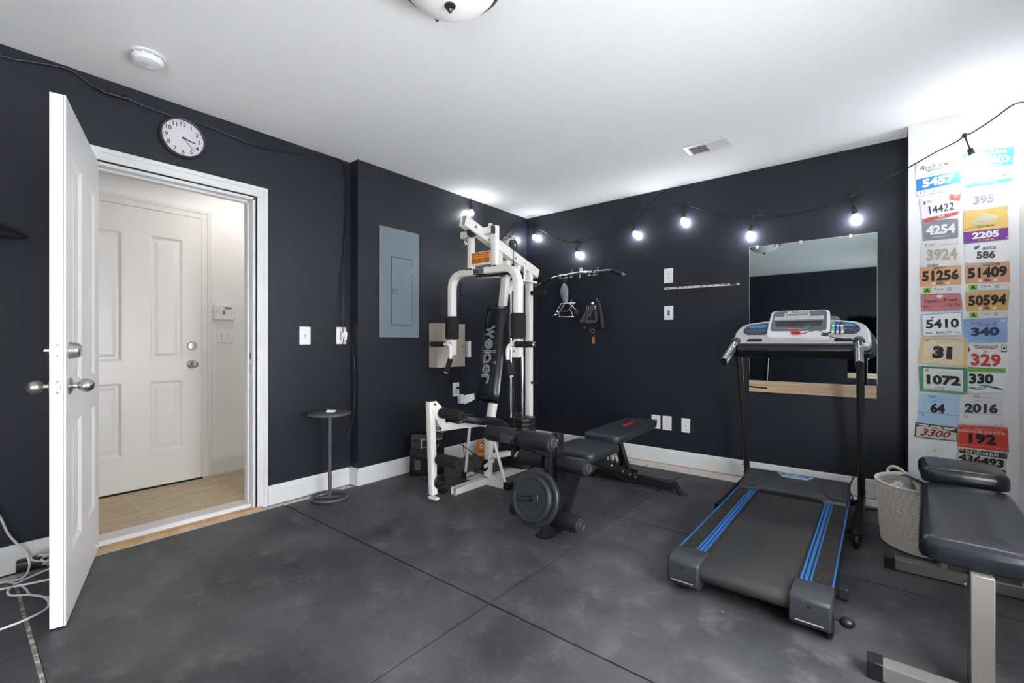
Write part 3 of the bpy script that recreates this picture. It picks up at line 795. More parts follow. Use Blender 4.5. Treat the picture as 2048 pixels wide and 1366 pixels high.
lamps = [((-3.07, 3.175, 2.455), (-3.058, 3.172, 2.352)),
         ((-2.975, 4.06, 2.397), (-2.962, 4.062, 2.262)), ((-2.431, 4.06, 2.135), (-2.417, 4.062, 2.003)), ((-1.830, 4.06, 2.250), (-1.789, 4.062, 2.118)),
         ((-1.343, 4.06, 2.313), (-1.340, 4.062, 2.168)), ((-.785, 4.06, 2.110), (-.813, 4.062, 1.967)), ((-.162, 4.06, 2.145), (-.130, 4.062, 1.988)),
         ((.402, 3.852, 2.341), (.436, 3.815, 2.184))]
for i, y in enumerate(ys):
    lamps.append(((.606, y, zs_[y]), (.590, y, zs_[y]-.14)))
for (a, c) in lamps:
    a, c = Vector(a), Vector(c); d = (c-a).normalized()
    b = MB(); b.tube([a+Vector((-.022, 0, .004)) if abs(a.y-4.06) < .1 else a+Vector((0, 0, .004)), a, a+Vector((.022, 0, .004)) if abs(a.y-4.06) < .1 else a], .0085, 8)
    b.lathe(a-d*.012, d, [(.006, 0), (.010, .004), (.009, .018), (.0045, .030)], 10); b.tube([a+Vector((0, 0, .004+.010*math.sin(q))) + Vector((.010*math.cos(q), 0, 0)) for q in [k*PI/4-.4 for k in range(6)]], .002, 6)
    L_ = (c-a).length
    b.lathe(a, d, [(.004, .02), (.004, L_-.075), (.0145, L_-.062), (.0155, L_-.024), (.013, L_-.020)], 14)
    s = b.build('lamp_socket', M['rubber'], t)
    b = MB(); b.lathe(c, d, [(.010, -.024), (.012, -.018), (.017, -.004), (.0195, .008), (.0195, .018), (.015, .029), (.008, .035), (.0001, .037)], 16, caps=False)
    b.build('bulb', M['bulb'], s)

# cords on the left wall
t = thing('extension_cord', 'black cord pinned along top of dark left wall, dropping to the corner outlet', 'cord', (XL, 1.0, 1.1))
x = XL+.010
top = [(x, -.6, 2.44), (x, -.2, 2.425), (x, .152, 2.43), (x, .248, 2.449), (x, .369, 2.474), (x, .424, 2.457), (x, .501, 2.418), (x, .582, 2.421), (x, .804, 2.405), (x, .979, 2.413), (x, 1.116, 2.401), (x, 1.294, 2.388),
       (x, 1.561, 2.436), (x, 1.787, 2.478), (x, 1.885, 2.476), (x+.004, 1.908, 2.44)]
b = MB(); b.tube(smooth_path(top, 4), .0055, 8)
down = [(x, 1.910, 2.453), (x+.006, 1.924, 2.265), (x+.004, 1.918, 2.072), (x+.008, 1.901, 1.80), (x+.02, 1.885, 1.569), (x+.03, 1.876, 1.264), (x+.042, 1.870, 1.165)]
b.tube(smooth_path(down, 4), .0032, 8)
b.tube(smooth_path([(x, 1.787, 2.482), (x, 1.885, 2.480), (x+.004, 1.930, 2.43), (x+.004, 1.934, 2.26), (x+.004, 1.928, 2.05), (x+.005, 1.905, 1.80), (x+.015, 1.888, 1.56), (x+.02, 1.90, 1.3), (x+.05, 1.925, 1.15)], 4), .003, 8)
b.build('cord', M['rubber'], t)
b = MB()
for (p, q) in (((x+.003, .474, 2.432), (x+.003, .515, 2.417)), ((x+.003, .530, 2.416), (x+.003, .575, 2.418)), ((x+.003, .59, 2.419), (x+.003, .62, 2.423))): b.cyl(p, q, .0115)
for (yy, zz) in ((.369, 2.474), (.478, 2.43), (.605, 2.42)): b.tube([(x, yy, zz-.014), (x+.006, yy+.003, zz), (x, yy+.006, zz+.016), (x, yy+.004, zz+.03)], .0018, 6)
b.build('connector', M['black'], t)
t = thing('charging_cable', 'thin black cable hanging from the corner outlet down to the round side table', 'cable', (XL+.02, 1.85, .4))
b = MB()
b.tube(smooth_path([(-3.150, 1.880, 1.14), (-3.145, 1.868, 1.09), (-3.13, 1.838, .98), (-3.12, 1.835, .87), (-3.09, 1.815, .77), (-3.05, 1.745, .68), (-3.03, 1.715, .622)], 5), .0026, 8)
b.tube(smooth_path([(-3.158, 1.915, 1.125), (-3.14, 1.935, 1.10), (-3.115, 1.940, .98), (-3.110, 1.945, .82), (-3.105, 1.94, .68), (-3.11, 1.93, .52), (-3.12, 1.905, .41), (-3.10, 1.85, .352), (-3.09, 1.77, .345), (-3.08, 1.70, .40), (-3.07, 1.685, .48), (-3.04, 1.70, .56), (-3.02, 1.70, .587)], 5), .0026, 8)
b.build('cable', M['rubber'], t)
b = MB(); b.cbox((-3.158, 1.927, 1.128), (.018, .03, .016)); b.build('plug', M['black'], t, bev=.002)

# side table
t = thing('side_table', 'small round grey metal side table with ring base beside the doorway', 'side table', (-2.995, 1.680, 0))
cx, cy = -2.995, 1.680
b = MB(); b.lathe((cx, cy, .586), (0, 0, 1), [(.134, 0), (.139, .002), (.140, .016), (.137, .018), (.0001, .018)], 64); b.build('tabletop', M['table'], t)
b = MB(); b.cyl((cx, cy, .012), (cx, cy, .586), .0115); b.build('pole', M['table'], t)
b = MB(); b.tube([(cx+.118*math.cos(a), cy+.118*math.sin(a), .013) for a in [i*2*PI/56 for i in range(56)]], .011, 10, closed=True, up=(0, 0, 1))
b.sq([(cx-.11*.62, cy-.11*.78, .010), (cx+.11*.62, cy+.11*.78, .010)], .020, .012); b.build('base_ring', M['table'], t)
t = MB(); t.prism(rrect(.062, .046, .014, 4), lambda u, v, h: (-3.00+u*.78+v*.62, 1.69+u*.62-v*.78, .6045+h), 0, .013)
tag(t.build('charging_puck', M['white'], bev=.003), 'small white plastic charger lying on the round side table', 'charger')

# black cloth on the wall, extreme left
b = MB(); P_ = []
for i in range(9):
    for k in range(13):
        u, v = i/8, k/12; a = v*2*PI
        rr = (.045*(1-u)**.6+.004)*(1+.18*math.sin(3*a+u*4))
        P_.append((XL+.052+rr*math.cos(a)*.8, .02+u*.215, 1.625-u*.035+rr*math.sin(a)*1.1))
b.add(P_, [(i*13+k, i*13+k+1, (i+1)*13+k+1, (i+1)*13+k) for i in range(8) for k in range(12)])
tag(b.build('hanging_cloth', M['blackcloth'], subs=1), 'folded black cloth hanging on the dark wall at the photo edge behind the open door', 'cloth')

# floor cables, adapter and bundle behind the open door
t = thing('white_cable', 'long white power cable looping on the floor behind the open door', 'cable', (-2.9, .2, 0))
b = MB()
def fl(pts, r=.0042, z=.0045): return smooth_path([(p[0], p[1], (p[2] if len(p) > 2 else z)) for p in pts], 5)
b.tube(fl([(-3.13, -.12, .55), (-3.14, .02, .44), (-3.15, .13, .33), (-3.165, .175, .20), (-3.16, .205, .14), (-3.15, .235, .08), (-3.12, .24, .03), (-3.07, .21, .006), (-3.10, .13), (-3.14, .0), (-3.0, -.2)]), .0045, 8)
b.tube(fl([(-3.20, -.1), (-3.12, .125), (-3.02, .175), (-2.95, .215), (-2.86, .226), (-2.78, .25), (-2.66, .33), (-2.60, .5)]) if False else fl([(-3.20, -.1), (-3.12, .125), (-3.03, .19), (-2.93, .214), (-2.85, .222), (-2.77, .262), (-2.73, .29)]), .0045, 8)
b.tube(fl([(-3.06, -.1), (-3.00, .13), (-2.98, .19), (-2.955, .262), (-2.945, .31), (-2.93, .38)], z=.010), .0045, 8)
b.tube(fl([(-3.10, .41), (-3.075, .30), (-3.02, .21), (-2.955, .165), (-2.88, .168), (-2.83, .215), (-2.76, .252), (-2.68, .262), (-2.62, .245), (-2.585, .19), (-2.57, .12), (-2.55, -.1)], z=.013), .0045, 8)
b.build('cable', M['cablewhite'], t)
b = MB(); b.sweep([(-3.175, .205, .032), (-3.150, .300, .032)], rrect(.055, .055, .012, 3))
tag(b.build('power_adapter', M['black']), 'black power adapter block on the floor at the baseboard behind the open door', 'adapter')
t = thing('cable_bundle', 'bundle of dusty white cables at the baseboard behind the open door', 'cable bundle', (-3.14, .36, .0))
b = MB(); random.seed(3)
for k in range(15):
    cx, cy, cz = -3.135+random.uniform(-.02, .02), .365+random.uniform(-.03, .03), .035+random.uniform(-.012, .02)
    rx, ry, rz = random.uniform(.02, .04), random.uniform(.05, .095), random.uniform(.01, .03); ph = random.uniform(0, 6)
    pts = [(cx+rx*math.cos(a+ph), cy+ry*math.sin(a), max(.007, cz+rz*math.sin(a*1+ph))) for a in [i*2*PI/20 for i in range(20)]]
    b.tube(pts, .0042, 6, closed=True, up=(0.3, 0.2, 1))
b.build('cable_coils', M['ivory'], t)
b = MB(); b.sweep([(-3.12, .34, .048), (-3.115, .39, .052)], rrect(.05, .022, .008, 2)); b.build('cable_tie', M['ivory'], t)

# beige box, white device, outlet with plug and paper on the left wall behind the gym
t = thing('utility_box', 'beige metal utility box mounted on the dark wall behind the home gym arm', 'utility box', (XL2+.055, 2.85, .865))
b = MB(); b.box(XL2, XL2+.112, 2.665, 3.005, .872, 1.262); b.build('housing', M['tan'], t, bev=.004)
b = MB(); b.lathe((XL2+.112, 2.972, 1.055), (1, 0, 0), [(.010, 0), (.009, .006), (.0001, .007)], 14); b.box(XL2+.118, XL2+.121, 2.969, 2.975, 1.045, 1.065); b.build('lock', M['steel'], t)
b = MB(); b.sweep([(XL2+.022, 3.125, .955), (XL2+.022, 3.125, 1.105)], rrect(.036, .078, .012, 3), up=Vector((1, 0, 0)))
tag(b.build('white_transformer', M['white'], bev=.002), 'white plastic transformer on the dark wall just right of the beige box', 'transformer')
t = wallplate('wall_outlet', 'white outlet with a plug in it low behind the home gym seat', 'outlet', (XL2, 2.992, .652), 'x+', 'decora', .082, .128)
t = thing('plug_transformer', 'white plug-in transformer hanging from the outlet behind the gym seat', 'transformer', (XL2+.04, 3.03, .52))
b = MB(); b.box(XL2+.009, XL2+.055, 3.005, 3.050, .520, .605); b.build('housing', M['white'], t, bev=.006)
b = MB(); b.cyl((XL2+.009, 3.00, .668), (XL2+.045, 3.02, .664), .011); b.tube(smooth_path([(XL2+.045, 3.02, .664), (XL2+.06, 3.05, .64), (XL2+.035, 3.06, .56), (XL2+.02, 3.062, .47), (XL2+.02, 3.065, .20), (XL2+.06, 3.05, .02), (-2.9, 2.95, .006), (-2.85, 2.75, .006)], 5), .003, 8); b.build('plug', M['rubber'], t)
b = MB(); pts = [(.0, 0), (.115, .012), (.120, -.045), (.085, -.062), (.0, -.085)]
b.prism([(u, v) for u, v in reversed(pts)], lambda u, v, h: (XL2+.035+.025*u/.12+h, 3.065+u, .592+v), 0, .0012)
tag(b.build('paper_tag', M['paper'], smooth=False), 'torn white paper tag hanging beside the plug behind the gym seat', 'tag')

# orange baking soda box
t = thing('cardboard_box', 'small orange cardboard box with round red emblem at baseboard behind the home gym', 'box', (-2.995, 3.235, 0))
BX = T(-2.985, 3.235, 0) @ Rz(math.radians(38))
b = MB(BX); b.box(-.05, .05, -.02, .02, 0, .150); b.build('carton', [M['orange']], t)
b = MB(BX); f_ = lambda u, v, h: (u, -.02-h, v)
b.prism([(.029*math.cos(a), .098+.029*math.sin(a)) for a in [i*PI/12 for i in range(24)]], f_, .0003, .0008, 0)
b.prism([(.0235*math.cos(a), .098+.0235*math.sin(a)) for a in [i*PI/12 for i in range(24)]], f_, .0009, .0012, 1)
b.prism(rrect(.026, .010, .003, 2), lambda u, v, h: (u*.8-v*.5, -.02-h, .098+u*.5+v*.8), .0013, .0016, 2)
put_text(b, 'PURE', f_, -.03, .03, .052, .060, .001, 3, bold=.02)
b.box(-.040, .040, -.0208, -.0202, .040, .046, 0); b.box(-.034, .034, -.0208, -.0202, .022, .028, 1)
b.build('printed_front', [M['red'], M['paper'], M['red'], M['ink']], t)

# black heater behind the leg developer
t = thing('space_heater', 'glossy black rounded appliance on the floor behind the gym leg developer', 'heater', (-2.95, 2.50, 0))
HM = T(-2.955, 2.525, 0) @ Rz(math.radians(50))
b = MB(HM); prof = [(-.095, 0), (.10, 0), (.10, .05), (.060, .17), (.050, .30), (.015, .345), (-.045, .350), (-.085, .31), (-.095, .18)]
b.prism([(u, v) for u, v in prof], lambda u, v, h: (h, u, v), -.14, .14); b.build('body', mat('gloss_black', (.008, .008, .009), .12), t, bev=.018)
b = MB(HM)
for k in range(12): b.box(-.10, -.055, -.101+.0, -.097, .055+k*.011, .060+k*.011)
for k in range(12): b.box(.045, .09, -.101, -.097, .055+k*.011, .060+k*.011)
b.build('vent_slots', M['graypod'], t)
b = MB(HM); b.box(-.05, -.042, -.101, -.094, .16, .30); b.box(-.05, .05, -.101, -.094, .235, .239)
for (u, v) in ((.07, .25), (.085, .238), (.075, .225), (.092, .25)): b.sphere((u, -.095, v), .006, 8, 6)
b.build('chrome_trim', M['chrome'], t)
b = MB(); b.tube(smooth_path([(-2.90, 2.42, .01), (-2.83, 2.36, .008), (-2.74, 2.38, .008), (-2.66, 2.5, .008), (-2.62, 2.75, .008), (-2.85, 2.98, .008), (-2.98, 3.05, .05), (-3.04, 3.06, .30), (-3.05, 3.05, .48)], 6), .0045, 8)
b.build('power_cord', M['rubber'], t)
# ================================================================== HOME GYM
GX = -2.37
t = thing('home_gym', 'off-white steel multi station home gym with black pads and weight stack in the corner', 'home gym', (GX, 2.75, 0))
CR = M['cream']
def gb(pts, w_=.051, h_=.051, name='frame_tube', up=Vector((1, 0, 0)), m=None, par=None):
    b = MB(); b.sq(pts, w_, h_, up=up, r=.005); return b.build(name, m or CR, par or t)
# base
b = MB()
z0, z1 = .002, .053
for (xa, xb) in ((GX-.0255, GX-.0225), (GX+.0225, GX+.0255)): b.box(xa, xb, 2.27, 2.35, z0, z1)
b.box(GX-.0255, GX+.0255, 2.27, 2.35, z1-.003, z1); b.box(GX-.0255, GX+.0255, 2.27, 2.35, z0, z0+.003)
b.box(GX-.0255, GX+.0255, 2.35, 3.36, z0, z1)
b.build('base_rail', CR, t)
b = MB(); b.box(GX-.19, GX+.20, 2.590, 2.641, z0, z1); cf = b.build('cross_foot', CR, t)
for xa in (GX-.24, GX+.198):
    b = MB(); b.box(xa, xa+.052, 2.586, 2.645, 0, .058); b.build('end_cap', M['black'], cf, bev=.003)
b = MB(); b.box(GX-.30, GX+.30, 3.30, 3.351, z0, z1); b.build('rear_foot', CR, t)
# column, sloped upright, tall rear upright, top beam
gb([(GX, 2.640, .05), (GX, 2.655, .44), (GX, 2.70, .62)], .051, .051, 'seat_column')
gb([(GX, 2.655, .44), (GX, 2.70, .62), (GX, 2.86, 1.66), (GX, 2.875, 1.76)], .051, .06, 'sloped_upright')
gb([(GX, 3.175, .05), (GX, 3.175, 1.72)], .051, .051, 'rear_upright')
b = MB(); A, B_ = Vector((GX, 2.365, 1.985)), Vector((GX, 3.275, 1.700))
d = (B_-A).normalized(); n = Vector((0, -d.z, d.y)) if False else Vector((0, d.z, -d.y))*-1
for s_ in (-1, 1):
    b.cbox((A+B_)/2 + Vector((s_*.0275, 0, 0)), (.003, (B_-A).length, .078), rot=Matrix.Rotation(math.atan2(d.z, d.y), 3, 'X'))
for s_ in (-1, 1):
    b.cbox((A+B_)/2 + n*s_*.0375, (.058, (B_-A).length, .003), rot=Matrix.Rotation(math.atan2(d.z, d.y), 3, 'X'))
b.cbox(B_, (.058, .004, .078), rot=Matrix.Rotation(math.atan2(d.z, d.y), 3, 'X'))
b.build('top_beam', CR, t)
gb([(GX, 2.78, 1.86), (GX, 2.78, 1.62)], .04, .04, 'brace')
gb([(GX, 3.03, 1.79), (GX, 2.98, 1.60), (GX, 2.87, 1.50)], .045, .045, 'brace')
# front press frame: cross bar, two hangers, label bar
YA = 2.60
b = MB(); b.box(GX-.205, GX+.122, YA-.060, YA-.012, 1.912, 1.962); cb = b.build('cross_bar', CR, t)
for xa in (GX-.211, GX+.122):
    b = MB(); b.box(xa, xa+.006, YA-.063, YA-.009, 1.909, 1.965); b.build('end_cap', M['black'], cb)
for x_, zt in ((-.142, 1.95), (.108, 1.975)):
    b = MB(); b.sq([(GX+x_, YA, 1.672), (GX+x_, YA, zt)], .048, .048, up=Vector((1, 0, 0))); hg = b.build('hanger', CR, t)
    b = MB(); b.box(GX+x_-.035, GX+x_+.035, YA-.034, YA+.034, 1.664, 1.672); b.build('hanger_collar', M['black'], hg)
b = MB(); b.cyl((GX+.092, YA-.036, 1.962), (GX+.092, YA-.036, 1.988), .018, .015); b.build('hanger_cap', CR, t)
b = MB(); b.box(GX-.120, GX+.078, YA-.022, YA+.022, 1.690, 1.792); lbz = b.build('label_bar', CR, t)
b = MB(); F_ = lambda u, v, h: (GX-.118+u, YA-.0225-h, 1.693+v)
b.prism([(0, .012), (.192, .012), (.192, .094), (0, .094)], F_, 0, .0006, 0)
b.prism([(.004, .016), (.188, .016), (.188, .020), (.004, .020)], F_, .0006, .0009, 1); b.prism([(.004, .086), (.188, .086), (.188, .090), (.004, .090)], F_, .0006, .0009, 1)
put_text(b, 'POWER STACK', F_, .007, .185, .055, .083, .001, 1, bold=.03, shear=.25)
put_text(b, 'POWER STACK', F_, .008, .184, .0565, .0815, .0013, 0, bold=-.004, shear=.25)
put_text(b, '200 lb. BENCH PRESS', F_, .006, .186, .024, .049, .001, 1, bold=.03)
b.build('sticker', [M['orange'], M['ink']], lbz)
# press arms
for sg in (-1, 1):
    c = GX-.015
    inner = -.080 if sg < 0 else .030
    zt = 1.645
    pts = fillet([(c+inner, YA, zt), (c+sg*.345, YA, zt), (c+sg*.345, YA, .99)], .145, 9)
    b = MB(); b.sq(pts, .050, .060, up=Vector((0, 1, 0)), r=.006); arm = b.build('press_arm', CR, t)
    b = MB(); xi = c+inner; b.box(min(xi, xi-sg*.004), max(xi, xi-sg*.004), YA-.027, YA+.027, zt-.023, zt+.023); b.build('end_cap', M['black'], arm)
    b = MB()
    prof = [(.0275, 0), (.052, .004), (.056, .012), (.056, .176), (.052, .186), (.0275, .190)]
    b.lathe((c+sg*.345, YA, 1.118), (0, 0, 1), prof, 28); b.build('foam_pad', M['foam'], arm)
    b = MB(); b.box(c+sg*.345-.036, c+sg*.345+.036, YA-.034, YA-.022, .985, 1.105); b.build('handle_plate', CR, arm, bev=.002)
    b = MB()
    for zz in (1.03, 1.085): b.lathe((c+sg*.345-sg*.01, YA-.034, zz), (0, -1, 0), [(.008, 0), (.008, .005), (.0001, .006)], 8)
    b.build('bolt', M['steel'], arm)
    xh = c+sg*.345
    hp = fillet([(xh+sg*.19, YA-.06, 1.078), (xh-sg*.050, YA-.06, 1.078), (xh-sg*.050, YA-.06, .97), (xh-sg*.005, YA-.075, .845)], .065, 7)
    b = MB(); b.tube(hp, .0145, 14, up=None); h = b.build('handle', CR, arm)
    b = MB(); b.cyl((xh+sg*.025, YA-.06, 1.078), (xh+sg*.182, YA-.06, 1.078), .0215); b.build('grip', M['foam'], h)
    a0 = Vector((xh-sg*.047, YA-.0605, .962)); a1 = Vector((xh-sg*.008, YA-.074, .853))
    b = MB(); b.cyl(a0, a1, .0215); b.build('grip', M['foam'], h)
    b = MB(); b.lathe((xh+sg*.182, YA-.06, 1.078), (sg, 0, 0), [(.020, 0), (.020, .008), (.015, .012), (.0001, .012)], 16); b.build('grip_cap', M['steel'], h)
# arm link under the top
b = MB(); b.cyl((GX-.12, YA+.03, 1.625), (GX+.17, YA+.10, 1.622), .014); b.cyl((GX+.16, YA+.1, 1.622), (GX+.22, YA+.12, 1.62), .020); b.build('press_damper', M['black'], t)
b = MB(); b.tube([(GX-.10, YA+.035, 1.602), (GX+.18, YA+.10, 1.600)], .007, 8); b.box(GX+.14, GX+.20, YA+.02, YA+.10, 1.585, 1.600); b.build('link_rod', M['chrome'], t)
# backrest
b = MB(); W, Hh = .112, .385
Cn = Vector((GX-.01, 2.705, 1.003)); sl = math.atan2(.130, .77)
BR = T(*Cn) @ Matrix.Rotation(-sl, 4, 'X')
grid = []; NX, NZ = 8, 20
for side in (0, 1):
    for i in range(NZ+1):
        for k in range(NX+1):
            u, v = -1+2*k/NX, -1+2*i/NZ
            eu, ev = abs(u)**5, abs(v)**14
            th = .034*(1-eu)**.5*(1-ev)**.5
            x_ = u*W*(1-.0*v); 
            grid.append((x_*(1-.04*(1 if v < -.95 else 0)), (-th-.012*(1-u*u)*(1-ev)) if side == 0 else .012*(1-eu), v*Hh))
b = MB(BR); n1 = (NZ+1)*(NX+1); fs = []
for i in range(NZ):
    for k in range(NX):
        a = i*(NX+1)+k; fs.append((a, a+1, a+NX+2, a+NX+1)); fs.append((n1+a, n1+a+NX+1, n1+a+NX+2, n1+a+1))
for i in range(NZ):
    for k in (0, NX):
        a = i*(NX+1)+k; fs.append((a, a+NX+1, n1+a+NX+1, n1+a))
for k in range(NX):
    for i in (0, NZ):
        a = i*(NX+1)+k; fs.append((a, a+1, n1+a+1, n1+a))
b.add(grid, fs); bk = b.build('backrest', M['vinyl'], t, ang=60)
# outlined lower-case lettering running down the pad
LT = MB(BR)
def sec(u, v): return max(0, (1-abs(u/W)**5))**.5
def LF(u, v, h): # u along text (downwards), v up of letters (towards +x)
    x_ = v - .050; z_ = .215 - u
    return (x_, -.034*max(0.02, (1-abs(x_/W)**5))**.5-.012*(1-(x_/W)**2)-.0018-h, z_)
def circ(cx, cy, r, a0, a1, n=14): return [(cx+r*math.cos(math.radians(a0+(a1-a0)*i/n)), cy+r*math.sin(math.radians(a0+(a1-a0)*i/n))) for i in range(n+1)]
wdl = .0195; eR = .031
def letter_e(c): return [(c-eR, .041), (c+eR, .041)] + circ(c, .041, eR, 8, 312, 22)
strokes = [[(.008, .074), (.028, .012), (.047, .068), (.066, .012), (.087, .074)], letter_e(.144),
           [(.203, .010), (.203, .074)], [(.203, .101), (.203, .106)],
           circ(.253, .041, eR, 0, 360, 26), [(.288, .010), (.288, .118)], letter_e(.344),
           [(.394, .008), (.394, .074)], circ(.424, .043, .030, 180, 50, 10)]
S2 = strokes
for wid, hgt, mm in ((wdl, .0002, 0), (wdl*.70, .0006, 1), (wdl*.12, .0010, 0)):
    for s_ in S2: ribbon(LT, s_, wid, LF, hgt, mm)
LT.build('lettering', [ink('#c9cbd4'), M['vinyl']], bk, smooth=False)
# seat: wedge pad with rising front
b = MB(); n = 18; m_ = 9; vs = []
def topz(y):
    u = (y-2.24)/.50
    return .575 - .055*u - .075*max(0, u-.55)**1.3 + .018*math.exp(-((u-.12)/.15)**2)
for side in (0, 1):
    for i in range(n+1):
        for k in range(m_+1):
            u = i/n; q = -1+2*k/m_; y = 2.24+.50*u
            ew = (1-abs(q)**6)**.5; el = (1-abs(2*u-1)**10)**.5
            wdt = .085+.045*min(1, u/.35)
            z = topz(y)
            vs.append((GX+q*wdt, y, z-.055+.055*max(.12, ew*el)) if side == 0 else (GX+q*wdt*.97, y, z-.062))
k1 = (n+1)*(m_+1); fs = []
for i in range(n):
    for k in range(m_):
        a = i*(m_+1)+k; fs.append((a, a+1, a+m_+2, a+m_+1)); fs.append((k1+a, k1+a+m_+1, k1+a+m_+2, k1+a+1))
for i in range(n):
    for k in (0, m_): a = i*(m_+1)+k; fs.append((a, a+m_+1, k1+a+m_+1, k1+a))
for k in range(m_):
    for i in (0, n): a = i*(m_+1)+k; fs.append((a, a+1, k1+a+1, k1+a))
b.add(vs, fs); b.build('seat', M['vinyl'], t, ang=60)
gb([(GX, 2.12, .505), (GX, 2.40, .492), (GX, 2.76, .462)], .051, .045, 'seat_rail')
b = MB(); b.box(GX-.055, GX+.06, 2.60, 2.74, .440, .449); b.build('seat_bracket', CR, t)
# leg developer
b = MB(); b.sq([(GX-.005, 2.058, .695), (GX-.005, 2.082, .10), (GX-.005, 2.084, .055)], .046, .046, up=Vector((1, 0, 0))); lg = b.build('leg_lever', CR, t)
b = MB(); b.box(GX-.03, GX+.022, 2.03, 2.088, .693, .702); b.build('lever_cap', M['black'], lg, bev=.003)
for s_ in (-.029, .029):
    b = MB(); b.prism([(2.045, .640), (2.045, .690), (2.085, .695), (2.175, .610), (2.165, .500), (2.13, .495)], lambda u, v, h: (GX+s_+h-.005, u, v), -.002, .002); b.build('pivot_plate', CR, lg, bev=.001)
for (yy, zz, hw, r_) in ((2.125, .610, .235, .036), (2.100, .298, .235, .040)):
    for sg in (-1, 1):
        b = MB(); b.lathe((GX+sg*.035, yy, zz), (sg, 0, 0), [(.012, 0), (r_*.9, .001), (r_, .010), (r_, hw-.050), (r_*.9, hw-.037), (.010, hw-.035), (.010, hw-.045)], 26)
        b.build('foam_roller', M['foam'], lg)
b = MB(); b.cyl((GX-.04, 2.104, .505), (GX+.045, 2.104, .505), .012); b.lathe((GX+.028, 2.068, .672), (1, 0, 0), [(.010, 0), (.010, .006), (.0001, .007)], 8); b.build('bolt', M['steel'], lg)
def pulley(c, r_, d=(1, 0, 0), th=.022, par=None):
    b = MB(); c = Vector(c); d = Vector(d).normalized()
    b.lathe(c-d*th/2, d, [(.008, 0), (r_*.55, 0), (r_*.60, .003), (r_*.86, .003), (r_, 0), (r_*1.0, .003), (r_*.84, th/2), (r_, th-.003), (r_, th), (r_*.86, th-.003), (r_*.60, th-.003), (r_*.55, th), (.008, th)], 32)
    o = b.build('pulley', M['black'], par or t)
    b = MB(); b.lathe(c-d*(th/2+.006), d, [(.009, 0), (.009, th+.012), (.0001, th+.013)], 8); b.build('pulley_bolt', M['steel'], o)
    return o
pulley((GX+.035, 2.115, .140), .047)
b = MB(); b.box(GX-.02, GX+.055, 2.055, 2.085, .030, .045); b.build('cable_hook', CR, lg)
pulley((GX, 2.455, 1.925), .045); pulley((GX, 2.955, 1.905), .045); pulley((GX+.06, 2.90, .185), .045); pulley((GX+.01, 2.585, .150), .045)
b = MB(); b.cbox((GX+.078, 2.905, .19), (.004, .075, .022), rot=Matrix.Rotation(.5, 3, 'X')); b.build('pulley_bracket', CR, t)
for s_ in (-.018, .020):
    b = MB(); b.cbox((GX+.01+s_, 2.62, .16), (.003, .12, .028), rot=Matrix.Rotation(.25, 3, 'X')); b.build('pulley_bracket', CR, t, bev=.001)
gb([(GX+.0, 2.68, .20), (GX+.03, 2.86, .195)], .04, .05, 'pulley_arm')
# hoop brace under the seat
b = MB(); hoop = [(GX-.205, 2.60, .055), (GX-.125, 2.56, .40)] + [(GX-.005-.115*math.cos(a), 2.55, .40+.075*math.sin(a)) for a in [PI*k/10 for k in range(1, 10)]] + [(GX+.115, 2.56, .40), (GX+.205, 2.60, .055)]
b.tube(hoop, .0115, 12, up=None); b.build('hoop_brace', CR, t)
# guide rods and weight stack
for x_ in (-.062, .062):
    b = MB(); b.cyl((GX+x_, 3.00, .06), (GX+x_, 3.00, 1.60), .012); b.build('guide_rod', M['chrome'], t)
b = MB(); b.box(GX-.085, GX+.085, 2.97, 3.18, 1.60, 1.615); b.build('rod_bracket', CR, t)
oct_ = [(-.165, -.045), (-.125, -.085), (.125, -.085), (.165, -.045), (.165, .045), (.125, .085), (-.125, .085), (-.165, .045)]
b0 = None
for k in range(12):
    za = .062+k*.0345
    b = MB(); b.prism([(u*.97, v*.97) for u, v in oct_], lambda u, v, h: (GX+u, 3.00+v, za+h), 0, .005); b.prism(oct_, lambda u, v, h: (GX+u, 3.00+v, za+h), .005, .0325)
    b.build('weight_plate', M['stack'], t, bev=.003)
b = MB()
for x_ in (-.11, .11):
    b.lathe((GX+x_, 2.98, .476), (0, 0, 1), [(.030, 0), (.030, .004), (.022, .006), (.0001, .006)], 20)
b.build('stack_cap', M['black'], t)
b = MB(); b.box(GX-.03, GX+.03, 2.985, 3.015, .475, .505); b.cyl((GX, 2.98, .49), (GX, 3.02, .49), .012); b.build('stack_hook', M['steel'], t)
b = MB(); b.cyl((GX, 2.912, .27), (GX, 2.89, .27), .006); b.sphere((GX, 2.885, .27), .012, 10, 8); b.build('selector_pin', M['red'] if False else M['black'], t)
# side pegs on the rear upright
b = MB(); b.cyl((GX+.025, 3.175, 1.52), (GX+.165, 3.175, 1.515), .0195); b.lathe((GX+.165, 3.175, 1.515), (1, 0, 0), [(.019, 0), (.019, .006), (.012, .008), (.0001, .008)], 14); b.build('storage_peg', M['foam'], t)
b = MB(); b.cyl((GX+.025, 3.175, .745), (GX+.075, 3.175, .745), .006); b.sphere((GX+.03, 3.175, .745), .013, 10, 8); b.cyl((GX+.06, 3.175, .745), (GX+.10, 3.175, .748), .009); b.build('adjust_pin', M['black'], t)
b = MB(); b.cyl((GX+.035, 3.06, 1.77), (GX+.035, 3.06, 1.62), .011); b.build('lift_strut', M['chrome'], t)
b = MB()
for (yy, zz) in ((2.47, 1.955), (2.62, 1.885), (2.95, 1.79), (3.07, 1.76)): b.lathe((GX+.029, yy, zz), (1, 0, 0), [(.011, 0), (.011, .006), (.0001, .008)], 8)
b.build('bolt', M['steel'], t)
